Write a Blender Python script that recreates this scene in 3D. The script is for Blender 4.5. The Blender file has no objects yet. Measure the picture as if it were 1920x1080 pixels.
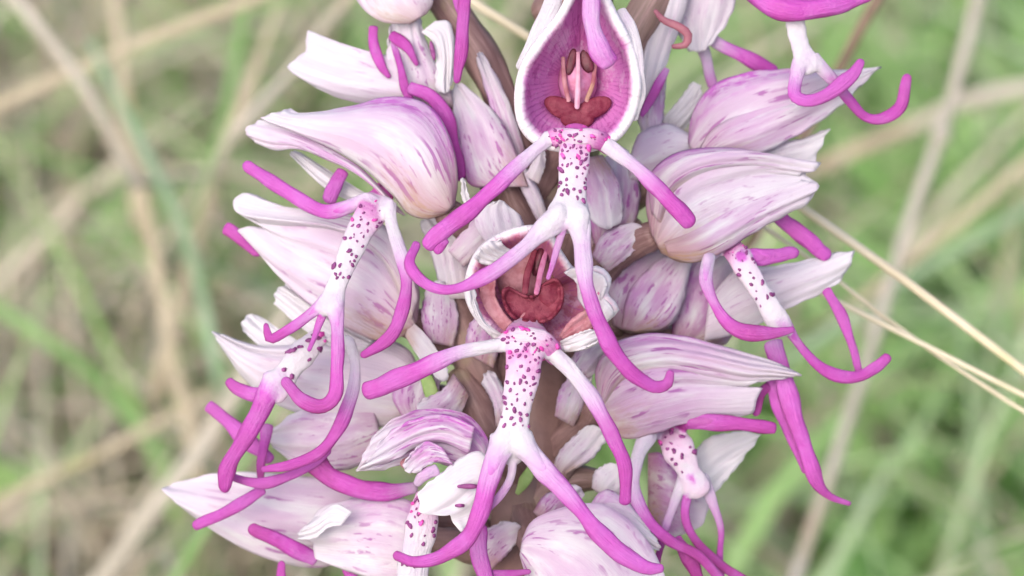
import bpy, math, random
import numpy as np
from mathutils import Vector

random.seed(7)
rng = np.random.default_rng(11)
scene = bpy.context.scene
col = scene.collection
R = math.radians

# ------------------------------------------------------------------ camera
S = 1 / 30000.0            # metres per photograph pixel at the flower (frame = 64 mm wide)
D = 0.20                   # camera to the stem
HGT = 0.15                 # height of the picture's middle above the ground
PITCH = R(33)
FWD = Vector((0, math.cos(PITCH), -math.sin(PITCH)))
UP = Vector((0, math.sin(PITCH), math.cos(PITCH)))
RT = Vector((1, 0, 0))
CAM = Vector((0, 0, HGT)) - FWD * D
cam_d = bpy.data.cameras.new('camera')
cam = bpy.data.objects.new('camera', cam_d)
col.objects.link(cam)
cam.location = CAM
cam.rotation_euler = (R(90) - PITCH, 0, 0)
cam_d.sensor_width = 36
cam_d.lens = 36 * D / (1920 * S)
cam_d.clip_start = 0.005
cam_d.clip_end = 200
cam_d.dof.use_dof = True
cam_d.dof.focus_distance = D - 290 * S
cam_d.dof.aperture_fstop = cam_d.lens / 3.1
scene.camera = cam

# ------------------------------------------------------------------ light
SUN_EL, SUN_AZ = R(44), R(208)       # soft overcast light from above, behind the camera's left shoulder
w = bpy.data.worlds.new('World'); scene.world = w; w.use_nodes = True
nt = w.node_tree
sky = nt.nodes.new('ShaderNodeTexSky'); sky.sky_type = 'NISHITA'; sky.sun_disc = False
sky.sun_elevation = SUN_EL; sky.sun_rotation = SUN_AZ
sky.air_density = 1.0; sky.dust_density = 4.0; sky.ozone_density = 1.0
bg = nt.nodes['Background']; bg.inputs['Strength'].default_value = 0.15
nt.links.new(sky.outputs[0], bg.inputs['Color'])
sl = bpy.data.lights.new('sun', 'SUN'); so = bpy.data.objects.new('sun', sl); col.objects.link(so)
sl.energy = 1.2; sl.angle = R(60); sl.color = (1, .98, .955)
sd = Vector((math.sin(SUN_AZ) * math.cos(SUN_EL), math.cos(SUN_AZ) * math.cos(SUN_EL), math.sin(SUN_EL)))
so.rotation_euler = sd.to_track_quat('Z', 'Y').to_euler()
so.location = (0, 0, 3)
scene.view_settings.view_transform = 'Standard'
scene.view_settings.look = 'None'
scene.view_settings.gamma = 1
scene.view_settings.exposure = 1.04
scene.cycles.use_denoising = True
scene.cycles.max_bounces = 10
scene.cycles.transparent_max_bounces = 8


# ------------------------------------------------------------------ helpers
def P(x, y, z=0.0):
    """photograph pixel + height of z pixels off the stem towards the viewer -> point in the place"""
    dep = D - z * S
    k = dep / D
    return CAM + FWD * dep + RT * ((x - 960) * S * k) + UP * ((540 - y) * S * k)


def mesh_obj(name, verts, faces, mat, parent=None, origin=None, uv=None, attrs=None, smooth=True):
    o0 = Vector((0, 0, 0)) if origin is None else origin
    me = bpy.data.meshes.new(name)
    me.from_pydata([(v[0] - o0[0], v[1] - o0[1], v[2] - o0[2]) for v in verts], [], faces)
    if smooth:
        me.polygons.foreach_set('use_smooth', [True] * len(me.polygons))
    if uv is not None:
        l = me.uv_layers.new(name='uv')
        idx = np.empty(len(me.loops), dtype=np.int32); me.loops.foreach_get('vertex_index', idx)
        l.data.foreach_set('uv', np.asarray(uv, dtype=np.float32)[idx].ravel())
    for k, a in (attrs or {}).items():
        at = me.attributes.new(k, 'FLOAT', 'POINT')
        at.data.foreach_set('value', np.asarray(a, dtype=np.float32))
    me.materials.append(mat)
    me.update()
    ob = bpy.data.objects.new(name, me)
    col.objects.link(ob)
    if parent is not None:
        ob.parent = parent
        if origin is None:
            ob.location = (0, 0, 0)
    elif origin is not None:
        ob.location = origin
    return ob


def catmull(pts, n):
    p = np.asarray(pts, dtype=float)
    if len(p) == 2:
        t = np.linspace(0, 1, n)[:, None]
        return p[0] * (1 - t) + p[1] * t
    seg = np.linalg.norm(np.diff(p[:, :3], axis=0), axis=1) + 1e-9
    s = np.concatenate([[0], np.cumsum(seg)]); s /= s[-1]
    ext = np.vstack([2 * p[0] - p[1], p, 2 * p[-1] - p[-2]])
    out = []
    for t in np.linspace(0, 1, n):
        i = min(np.searchsorted(s, t, side='right') - 1, len(p) - 2)
        u = (t - s[i]) / (s[i + 1] - s[i])
        a, b, c, d = ext[i], ext[i + 1], ext[i + 2], ext[i + 3]
        out.append(.5 * ((2 * b) + (c - a) * u + (2 * a - 5 * b + 4 * c - d) * u * u + (3 * b - a - 3 * c + d) * u ** 3))
    return np.array(out)


def lin(pts, n, ):
    p = np.asarray(pts, dtype=float)
    seg = np.linalg.norm(np.diff(p, axis=0), axis=1) + 1e-9
    s = np.concatenate([[0], np.cumsum(seg)]); s /= s[-1]
    t = np.linspace(0, 1, n)
    return np.stack([np.interp(t, s, p[:, k]) for k in range(p.shape[1])], 1)


def sm(a, b, x):
    t = np.clip((x - a) / (b - a), 0, 1)
    return t * t * (3 - 2 * t)


# ------------------------------------------------------------------ materials
class NB:
    def __init__(self, name):
        self.m = bpy.data.materials.new(name); self.m.use_nodes = True
        self.t = self.m.node_tree; self.t.nodes.clear()
        self.out = self.t.nodes.new('ShaderNodeOutputMaterial')

    def n(self, typ, ins=None, **kw):
        nd = self.t.nodes.new('ShaderNode' + typ)
        for k, v in kw.items():
            setattr(nd, k, v)
        for k, v in (ins or {}).items():
            self.set(nd.inputs[k], v)
        return nd

    def set(self, sock, v):
        if isinstance(v, bpy.types.NodeSocket):
            self.t.links.new(v, sock)
        else:
            sock.default_value = v

    def math(self, op, a, b=0.0, c=0.0, clamp=False):
        nd = self.n('Math', {0: a, 1: b, 2: c}, operation=op, use_clamp=clamp)
        return nd.outputs[0]

    def step(self, x, a, b, lo=0.0, hi=1.0):
        nd = self.n('MapRange', {0: x, 1: a, 2: b, 3: lo, 4: hi}, interpolation_type='SMOOTHSTEP')
        return nd.outputs[0]

    def mix(self, f, a, b, blend='MIX'):
        nd = self.n('Mix', data_type='RGBA', blend_type=blend)
        self.set(nd.inputs[0], f); self.set(nd.inputs[6], a); self.set(nd.inputs[7], b)
        return nd.outputs[2]

    def noise(self, vec, scale, detail=3.0, rough=.55, w=None):
        nd = self.n('TexNoise', {'Scale': scale, 'Detail': detail, 'Roughness': rough})
        if w is not None:
            nd.noise_dimensions = '4D'; self.set(nd.inputs['W'], w)
        self.set(nd.inputs['Vector'], vec)
        return nd.outputs['Fac']

    def attr(self, name, typ='GEOMETRY'):
        return self.n('Attribute', attribute_name=name, attribute_type=typ).outputs['Fac']

    def ramp(self, f, stops):
        nd = self.n('ValToRGB', {0: f}); e = nd.color_ramp.elements
        while len(e) < len(stops):
            e.new(.5)
        for q, (p, c) in zip(e, stops):
            q.position = p; q.color = (*c, 1)
        return nd.outputs[0]

    def finish(self, colr, rough=.5, trans=.25, bump=None, bump_s=.3, spec=.35, dist=.0002, sss=0.0):
        p = self.n('BsdfPrincipled', {'Base Color': colr, 'Roughness': rough, 'Specular IOR Level': spec})
        if sss:
            p.inputs['Subsurface Weight'].default_value = sss
            p.inputs['Subsurface Scale'].default_value = .0006
            p.inputs['Subsurface Radius'].default_value = (1, .6, .9)
        nrm = None
        if bump is not None:
            nrm = self.n('Bump', {'Height': bump, 'Strength': bump_s, 'Distance': dist}).outputs[0]
            self.set(p.inputs['Normal'], nrm)
        res = p.outputs[0]
        if trans:
            tr = self.n('BsdfTranslucent', {'Color': colr})
            if nrm is not None:
                self.set(tr.inputs['Normal'], nrm)
            res = self.n('MixShader', {0: trans, 1: res, 2: tr.outputs[0]}).outputs[0]
        self.t.links.new(res, self.out.inputs[0])
        return self.m


def mat_limb():
    b = NB('lip_lobe_skin')
    t = b.attr('tint')
    g = b.n('NewGeometry').outputs['Position']
    uv = b.n('UVMap', uv_map='uv').outputs[0]
    st = b.noise(b.n('Mapping', {'Vector': uv, 'Scale': (4, 26, 1)}).outputs[0], 1.0, 3, .6)
    nz = b.math('ADD', b.math('MULTIPLY', b.noise(g, 700, 4), .7), b.math('MULTIPLY', st, .45))
    vy = b.n('SeparateXYZ', {0: uv}).outputs[1]
    mar = b.math('POWER', b.math('ABSOLUTE', b.math('COSINE', b.math('MULTIPLY', vy, 2 * math.pi))), 7.0)
    t = b.math('ADD', t, b.math('MULTIPLY', b.math('MULTIPLY', mar, b.step(t, .2, .7)), .3))
    t2 = b.math('ADD', t, b.math('MULTIPLY', b.math('SUBTRACT', nz, .57), .85))
    c = b.ramp(b.math('MULTIPLY', t2, 1 / 1.5), [(0, (.49, .455, .505)), (.14, (.47, .37, .50)), (.38, (.44, .20, .45)),
                                               (.62, (.41, .055, .35)), (1, (.24, .02, .145))])
    rn = b.n('ObjectInfo').outputs['Random']
    pal = b.math('MULTIPLY', b.step(b.noise(g, 420, 3), .48, .66), b.step(t, .5, .9))
    c = b.mix(b.math('MULTIPLY', pal, .35), c, (.43, .13, .45, 1))
    c = b.mix(b.math('MULTIPLY', b.math('MULTIPLY', b.step(rn, .55, 1.0), .45), b.step(t, .4, .9)), c, (.29, .03, .24, 1))
    c = b.mix(b.math('MULTIPLY', b.math('MULTIPLY', b.step(rn, .4, 0.0), .4), b.step(t, .4, .9)), c, (.42, .11, .45, 1))
    fl = b.math('ADD', b.attr('flush'), b.math('MULTIPLY', b.math('SUBTRACT', b.noise(g, 1100, 3), .5), .5))
    c = b.mix(b.step(fl, .05, .6), c, (.55, .36, .51, 1))
    c = b.mix(b.step(fl, .38, .85), c, (.44, .09, .34, 1))
    return b.finish(c, .5, .22, b.math('ADD', b.math('MULTIPLY', st, 1.4), b.noise(g, 3200, 3)), .6, .4, .00014)


def mat_lip():
    b = NB('lip_skin')
    g = b.n('NewGeometry').outputs['Position']
    t = b.attr('tint')
    nz = b.noise(g, 1100, 3)
    c = b.ramp(b.math('ADD', t, b.math('MULTIPLY', b.math('SUBTRACT', nz, .5), .5)),
               [(0, (.57, .52, .575)), (.45, (.56, .37, .52)), (1, (.48, .12, .36))])
    return b.finish(c, .5, .2, b.noise(g, 2600, 2), .3, .3, .00012)


def mat_petal():
    b = NB('petal_skin')
    uv = b.n('UVMap', uv_map='uv').outputs[0]
    sx = b.n('SeparateXYZ', {0: uv}); u, v = sx.outputs[0], sx.outputs[1]
    rnd = b.math('MULTIPLY', b.n('ObjectInfo').outputs['Random'], 40)
    pink = b.attr('pink', 'OBJECT'); brown = b.attr('brown', 'OBJECT'); edge = b.attr('edge', 'OBJECT')
    g = b.n('NewGeometry').outputs['Position']
    # veins run from base to tip
    def uvn(su, sv, z, det=3, ro=.6):
        return b.noise(b.n('CombineXYZ', {0: b.math('MULTIPLY', u, su), 1: b.math('MULTIPLY', v, sv), 2: z}).outputs[0], 1.0, det, ro, rnd)
    warp = uvn(3, 5, 0.0, 2, .5)
    vv = b.math('ADD', b.math('MULTIPLY', v, 56), b.math('MULTIPLY', warp, 16))
    wave = b.math('ADD', b.math('MULTIPLY', b.math('SINE', vv), .5), .5)
    line = b.step(wave, .35, .95)
    fine = b.step(uvn(3, 60, 5.0, 3, .6), .4, .7)
    dash = b.step(uvn(6, 9, 0.0, 3, .6), .50, .58)
    soft = b.step(uvn(2.4, 4.5, 3.0, 4, .62), .30, .60)
    tipfade = b.step(u, .97, .45)
    c = b.mix(b.math('MULTIPLY', soft, b.math('MULTIPLY', b.math('MULTIPLY', pink, .95, clamp=True), b.math('ADD', b.math('MULTIPLY', tipfade, .7), .3))), (.68, .66, .70, 1), (.50, .245, .49, 1))
    c = b.mix(b.math('MULTIPLY', fine, .38), c, (.57, .48, .60, 1))
    dash = b.math('MULTIPLY', dash, b.step(uvn(2.2, 3.0, 9.0, 2, .5), .44, .57))
    f = b.math('MULTIPLY', b.math('MULTIPLY', line, dash), b.math('MULTIPLY', tipfade, b.math('MULTIPLY', pink, 1.6)), clamp=True)
    f = b.math('MINIMUM', f, .8)
    c = b.mix(f, c, (.34, .085, .34, 1))
    blot = b.step(b.noise(b.n('CombineXYZ', {0: b.math('MULTIPLY', u, 9), 1: b.math('MULTIPLY', v, 16), 2: 1.0}).outputs[0], 1.0, 4, .65, rnd), .42, .62)
    ed = b.math('MULTIPLY', b.math('MULTIPLY', b.step(v, .34, .02), edge), b.math('MULTIPLY', b.math('ADD', b.math('MULTIPLY', blot, .75), .25), b.step(u, .95, .6)), clamp=True)
    c = b.mix(ed, c, (.50, .14, .50, 1))
    bz = b.math('ADD', u, b.math('MULTIPLY', b.math('SUBTRACT', warp, .5), .16))
    c = b.mix(b.math('MULTIPLY', b.step(bz, .36, .05), b.math('MULTIPLY', brown, .8)), c, (.38, .22, .20, 1))
    c = b.mix(b.math('MULTIPLY', b.math('MULTIPLY', b.step(bz, .55, .15), b.step(v, .5, .85)), b.math('MULTIPLY', brown, b.math('ADD', b.math('MULTIPLY', blot, .65), .25))), c, (.43, .27, .16, 1))
    bump = b.math('ADD', fine, b.math('MULTIPLY', b.noise(g, 900, 4), 1.5))
    return b.finish(c, .5, .42, bump, .3, .25, .0001)


def mat_cup():
    b = NB('open_hood_skin')
    uv = b.n('UVMap', uv_map='uv').outputs[0]
    sx = b.n('SeparateXYZ', {0: uv}); r, th = sx.outputs[0], sx.outputs[1]
    red = b.attr('red', 'OBJECT')
    g = b.n('NewGeometry').outputs['Position']
    nz = b.noise(g, 700, 4)
    wp = b.math('ADD', b.math('MULTIPLY', th, 380), b.math('MULTIPLY', nz, 7))
    ln = b.step(b.math('ADD', b.math('MULTIPLY', b.math('SINE', wp), .5), .5), .55, 1)
    rr = b.math('ADD', r, b.math('MULTIPLY', b.math('SUBTRACT', nz, .5), .16))
    inner = b.mix(red, (.54, .17, .45, 1), (.42, .13, .20, 1))
    deep = b.mix(red, (.44, .09, .28, 1), (.27, .07, .07, 1))
    c = b.mix(b.step(rr, .62, .2), inner, deep)
    c = b.mix(b.math('MULTIPLY', b.math('MULTIPLY', ln, b.step(b.noise(g, 1500, 2), .4, .6)), .6), c, (.36, .07, .30, 1))
    c = b.mix(b.math('MULTIPLY', b.step(b.noise(g, 450, 5, .7), .5, .62), .6), c, (.62, .40, .58, 1))
    c = b.mix(b.math('MULTIPLY', b.step(b.noise(g, 950, 4, .7), .54, .64), .6), c, (.33, .05, .24, 1))
    c = b.mix(b.step(b.math('ADD', rr, b.attr('rimw', 'OBJECT')), .76, .84), c, (.68, .63, .68, 1))
    back = b.n('NewGeometry').outputs['Backfacing']
    c = b.mix(back, c, (.82, .74, .80, 1))
    return b.finish(c, .45, .25, b.math('ADD', ln, nz), .3, .35, .00015)


def mat_simple(name, c1, c2, scale, rough=.5, trans=0.0, bump_s=.3, spec=.35, c3=None, dist=.0002, stretch=None):
    b = NB(name)
    g = b.n('NewGeometry').outputs['Position']
    if stretch:
        g = b.n('Mapping', {'Vector': g, 'Scale': stretch}).outputs[0]
    nz = b.noise(g, scale, 4, .6)
    c = b.mix(b.step(nz, .35, .65), (*c1, 1), (*c2, 1))
    if c3:
        c = b.mix(b.step(b.noise(g, scale * .45, 3), .55, .7), c, (*c3, 1))
    return b.finish(c, rough, trans, b.noise(g, scale * 3, 3), bump_s, spec, dist)


def mat_blade(name, stops, trans=.3, rough=.55):
    b = NB(name)
    h = b.attr('hue')
    g = b.n('NewGeometry').outputs['Position']
    c = b.ramp(b.math('ADD', h, b.math('MULTIPLY', b.math('SUBTRACT', b.noise(g, 90, 3), .5), .35)), stops)
    return b.finish(c, rough, trans, b.noise(g, 800, 2), .3, .3, .0003)


M_LIMB, M_LIP, M_PETAL, M_CUP = mat_limb(), mat_lip(), mat_petal(), mat_cup()
M_SPOT = mat_simple('spot_tuft', (.12, .018, .10), (.22, .05, .18), 2500, .6)
M_SPOTM = mat_simple('magenta_tuft', (.42, .03, .24), (.52, .08, .34), 2500, .6)


def mat_ovary():
    b = NB('ovary_skin')
    g = b.n('NewGeometry').outputs['Position']
    uv = b.n('UVMap', uv_map='uv').outputs[0]
    st = b.noise(b.n('Mapping', {'Vector': uv, 'Scale': (3, 22, 1)}).outputs[0], 1.0, 4, .65)
    nz = b.noise(g, 500, 5, .65)
    o = b.n('ObjectInfo').outputs['Random']
    c = b.ramp(o, [(0, (.13, .07, .068)), (.35, (.19, .105, .105)), (.65, (.155, .10, .085)), (1, (.25, .15, .15))])
    c = b.mix(b.step(st, .42, .68), c, (.26, .16, .155, 1))
    c = b.mix(b.math('MULTIPLY', b.step(nz, .5, .7), .6), c, (.11, .055, .055, 1))
    c = b.mix(b.math('MULTIPLY', b.step(b.noise(g, 260, 3), .58, .7), .35), c, (.25, .22, .11, 1))
    return b.finish(c, .5, .08, b.math('ADD', st, nz), .45, .35, .0002)


M_OVARY = mat_ovary()
M_THROAT = mat_simple('throat_skin', (.42, .19, .23), (.28, .085, .11), 900, .5, .2, .4, .3, (.36, .20, .15))
M_STEM = mat_simple('stem_skin', (.12, .068, .065), (.18, .105, .095), 300, .5, 0, .4, .35, (.16, .12, .075))
M_DARK = mat_simple('cavity_shade', (.05, .006, .014), (.11, .018, .035), 1500, .5)  # near-black maroon paints the shade inside the anther cavities onto solid blobs
M_STIG = mat_simple('stigma_skin', (.13, .012, .032), (.20, .038, .062), 1000, .62, .1, .6, .25)
M_COLUMN = mat_simple('column_skin', (.50, .20, .36), (.40, .11, .22), 1200, .4, .15)
M_BRACT = mat_simple('bract_skin', (.22, .34, .10), (.32, .42, .16), 500, .5, .3)
M_HOOK = mat_simple('withered_lobe', (.19, .05, .08), (.26, .09, .12), 700, .5)


# ------------------------------------------------------------------ orchid builders
STEMBASE = Vector((P(1005, 1080, -10).x, P(1005, 1080, -10).y + .02, 0))
orchid = bpy.data.objects.new('orchid', None); col.objects.link(orchid)
orchid.location = STEMBASE
orchid.empty_display_size = .01
orchid['label'] = 'flowering orchid spike crowded with pale pink hooded blooms and magenta limb-like lobes'
orchid['category'] = 'orchid'


class Flower:
    def __init__(self, base, label=None):
        self.o = P(*base)
        e = bpy.data.objects.new('flower', None); col.objects.link(e)
        e.empty_display_size = .002
        e.parent = orchid; e.location = self.o - STEMBASE
        if label:
            e['label'] = label
        self.e = e
        self.rec = []

    def add(self, name, verts, faces, mat, **kw):
        ob = mesh_obj(name, verts, faces, mat, None, self.o, **kw)
        ob.parent = self.e; ob.location = (0, 0, 0)
        return ob

    # ---------------- tubes
    def limb(self, pts, tint=(0.1, .5, 1, 1.05), name='lip_arm', mat=None, flat=(.40, .52), n=None, seg=20, tail=.5, rough=.06):
        if mat is None and name in ('lip_arm', 'lip_leg'):
            pts = [(q[0], q[1], q[2], q[3] * (1 if k == 0 else .82)) for k, q in enumerate(pts)]
        v, f, uv, tv = tube_geo(pts, tint, flat, n, seg, tail, rough, groove=.10 if mat is None else 0)
        if mat is None and name in ('lip_arm', 'lip_leg'):
            self.rec.append((LAST['c'].copy(), LAST['t'].copy()))
        return self.add(name, v, f, mat or M_LIMB, uv=uv, attrs={'tint': tv})

    def leg(self, pts, tint=(.15, .5, 1, 1.1), **kw):
        return self.limb(pts, tint, name='lip_leg', **kw)

    def ovary(self, pts, mat=None):
        v, f, uv, tv = tube_geo(pts, (0, 0), .95, None, 16, .3, .03, ridges=6, twist=2.5, wk=.85)
        return self.add('ovary', v, f, mat or M_OVARY, uv=uv, attrs={'tint': tv})

    def lip(self, pts, tint=(.7, .35, .12, .02, .12), spots=40, top=.35, flat=.34, size=5.8, name='lip', mag=.28, stubs=()):
        v, f, uv, tv = tube_geo([(q[0], q[1], q[2], q[3] * (.96 if stubs else .92)) for q in pts], tint, flat, 34, 22, .3, .05)
        if stubs:
            cl = catmull(pts, 40); near = []
            for (lc, lt) in self.rec:
                if np.min(np.hypot(cl[:, 0] - lc[0, 0], cl[:, 1] - lc[0, 1])) < 62:
                    al = np.concatenate([[0], np.cumsum(np.linalg.norm(np.diff(lc[:, :3], axis=0), axis=1))])
                    k = max(3, int(np.searchsorted(al, 72)))
                    # root it inside the body
                    i = int(np.argmin(np.hypot(cl[:, 0] - lc[0, 0], cl[:, 1] - lc[0, 1])))
                    near.append((np.vstack([[cl[i, 0] * .6 + lc[0, 0] * .4, cl[i, 1] * .6 + lc[0, 1] * .4, cl[i, 2], lc[0, 3]], lc[:k] * np.stack([np.ones(k)] * 3 + [np.linspace(1, .72, k)], 1)]), np.concatenate([[lt[0]], lt[:k]])))
            v, f, fl_, tv = fuse(v, f, tv, near)
            ob = self.add(name, v, f, M_LIMB, uv=None, attrs={'flush': fl_, 'tint': tv})
        else:
            ob = self.add(name, v, f, M_LIMB, uv=uv, attrs={'flush': tv, 'tint': [0.0] * len(v)})
        # raised tufts on its face
        c = catmull(pts, 60)
        for matl, lo, hi, cnt, sz in ((M_SPOT, .03, .80, spots, size), (M_SPOTM, .0, top, int(spots * mag), size * 1.15)):
            if cnt < 1:
                continue
            V, F, used = [], [], []
            tries = 0
            while len(used) < cnt and tries < 4000:
                tries += 1
                t = lo + (hi - lo) * (random.random() ** 1.7)
                i = min(int(t * 59), 57)
                a = c[i]; d = c[i + 1] - c[i]
                tx, ty = d[0], d[1]; ln = math.hypot(tx, ty) + 1e-6; tx /= ln; ty /= ln
                s = random.uniform(-.86, .86)
                r = a[3] / 2
                x = a[0] - ty * s * r; y = a[1] + tx * s * r
                z = a[2] + flat * r * math.sqrt(1 - s * s)
                q = sz * random.choice((.5, .65, .8, .95, 1.15))
                if any((x - p[0]) ** 2 + (y - p[1]) ** 2 < (q + p[2]) ** 2 * .55 for p in used):
                    continue
                used.append((x, y, q))
                b0 = len(V); m = 7
                el = random.uniform(.9, 2.0); rot = random.uniform(-.9, .9)
                V.append(P(x, y, z + q * .55 + .5))
                for ringk, (rs, zz) in enumerate(((.6, .42), (1.0, -.6))):
                    for k in range(m):
                        an = 2 * math.pi * k / m
                        lx = math.cos(an) * q * rs * random.uniform(.5, 1.3) * .8
                        ly = math.sin(an) * q * rs * el * random.uniform(.8, 1.15) * .75
                        lx, ly = lx * math.cos(rot) - ly * math.sin(rot), lx * math.sin(rot) + ly * math.cos(rot)
                        wx = x - ty * lx + tx * ly; wy = y + tx * lx + ty * ly
                        sn = ((wx - a[0]) * -ty + (wy - a[1]) * tx) / r
                        wz = a[2] + flat * r * math.sqrt(max(0, 1 - min(1, sn * sn))) + q * zz
                        V.append(P(wx, wy, wz))
                for k in range(m):
                    k2 = (k + 1) % m
                    F.append((b0, b0 + 1 + k, b0 + 1 + k2))
                    F.append((b0 + 1 + k, b0 + 1 + m + k, b0 + 1 + m + k2, b0 + 1 + k2))
            so_ = self.add('spot_tufts', V, F, matl)
            so_['kind'] = 'stuff'
        return ob

    # ---------------- cupped petals
    def petal(self, Uc, Lc, T=None, zb=100, zt=60, bulge=80, pink=.5, brown=.5, edge=0.0, name='hood_sepal', back=True,
              ripple=2.0, tipf=.3, mat=None, thick=2.2, nu=40, nv=24, zmid=0, jag=1.3, p=2.2):
        bulge0, bulge = bulge, bulge * .34
        V, F, UVs = patch(Uc, Lc, T, zb, zt, bulge, ripple, tipf, nu, nv, zmid, jag, p)
        ob = self.add(name, V, F, mat or M_PETAL, uv=UVs)
        ob['pink'] = float(pink) * 1.05; ob['brown'] = float(brown); ob['edge'] = float(edge)
        md = ob.modifiers.new('thickness', 'SOLIDIFY'); md.thickness = thick * S; md.offset = 0
        if back:
            V, F, UVs = patch(Uc, Lc, T, zb - 8, zt - 8, -bulge0 * .7, ripple, tipf, 28, 14, -zmid * .3, 0, p, shrink=.94)
            o2 = self.add(name, V, F, M_PETAL, uv=UVs)
            o2['pink'] = float(pink); o2['brown'] = float(brown); o2['edge'] = float(edge)
            md = o2.modifiers.new('thickness', 'SOLIDIFY'); md.thickness = thick * S; md.offset = 0
        return ob

    def cup(self, rim, c, zr, depth, red=0.0, thick=5, zslope=0.0, wav=3.0, name='open_hood', mat=None, rimw=0.0, roll=1.0):
        m = 96; nr = 26
        cl = np.array(rim + [rim[0]], dtype=float)
        ext = np.vstack([cl[-2], cl, cl[1]])
        rp = catmull([tuple(q) + (0,) for q in ext], 400)
        # one clean turn, by angle about the centre
        ang = np.arctan2(rp[:, 1] - c[1], rp[:, 0] - c[0]); rad = np.hypot(rp[:, 0] - c[0], rp[:, 1] - c[1])
        order = np.argsort(ang); ang, rad = ang[order], rad[order]
        th = np.linspace(-math.pi, math.pi, m, endpoint=False)
        rr = np.interp(th, ang, rad, period=2 * math.pi)
        V, UVs, F = [], [], []
        prof = [(1.035, -16, .99), (1.045, -5, .97), (1.03, 4, .95), (1.0, 6, .92), (.965, 2, .88), (.93, -6, .85)]
        prof = [(1 + (r_ - 1) * roll, z_ * roll, u_) for r_, z_, u_ in prof]
        for k in range(1, nr + 1):
            q = .93 * (1 - k / nr)
            prof.append((q, -6 - (depth - 6) * (1 - (q / .93) ** 2.4) ** .75, q * .9))
        for (r, z, ur) in prof:
            for i in range(m):
                x = c[0] + math.cos(th[i]) * rr[i] * r
                y = c[1] + math.sin(th[i]) * rr[i] * r
                wz = wav * math.sin(th[i] * 7 + 1) * min(1, r) ** 4 + wav * .7 * math.sin(th[i] * 13) * min(1, r) ** 6
                zz = zr + z + wz + zslope * (y - c[1])
                V.append(P(x, y, zz)); UVs.append((ur, i / m))
        for j in range(len(prof) - 1):
            for i in range(m):
                i2 = (i + 1) % m
                F.append((j * m + i, j * m + i2, (j + 1) * m + i2, (j + 1) * m + i))
        # drop the collapsed last ring into a fan
        ob = self.add(name, V, F, mat or M_CUP, uv=UVs)
        ob['red'] = float(red); ob['rimw'] = float(rimw)
        md = ob.modifiers.new('thickness', 'SOLIDIFY'); md.thickness = thick * S; md.offset = -1
        return ob

    def blob(self, x, y, z, rx, ry, rz, name, mat, rot=0.0, lump=.06):
        V, F = [], []
        a, bb = 10, 16
        ph = random.uniform(0, 6)
        for j in range(a + 1):
            f = math.pi * j / a
            for i in range(bb):
                t = 2 * math.pi * i / bb
                k = 1 + lump * math.sin(3 * t + ph) * math.sin(f) + lump * math.cos(2 * f + ph)
                lx, ly, lz = rx * math.sin(f) * math.cos(t) * k, ry * math.cos(f) * k, rz * math.sin(f) * math.sin(t) * k
                V.append(P(x + lx * math.cos(rot) - ly * math.sin(rot), y + lx * math.sin(rot) + ly * math.cos(rot), z + lz))
        for j in range(a):
            for i in range(bb):
                i2 = (i + 1) % bb
                F.append((j * bb + i, j * bb + i2, (j + 1) * bb + i2, (j + 1) * bb + i))
        return self.add(name, V, F, mat)


LAST = {}


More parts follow.
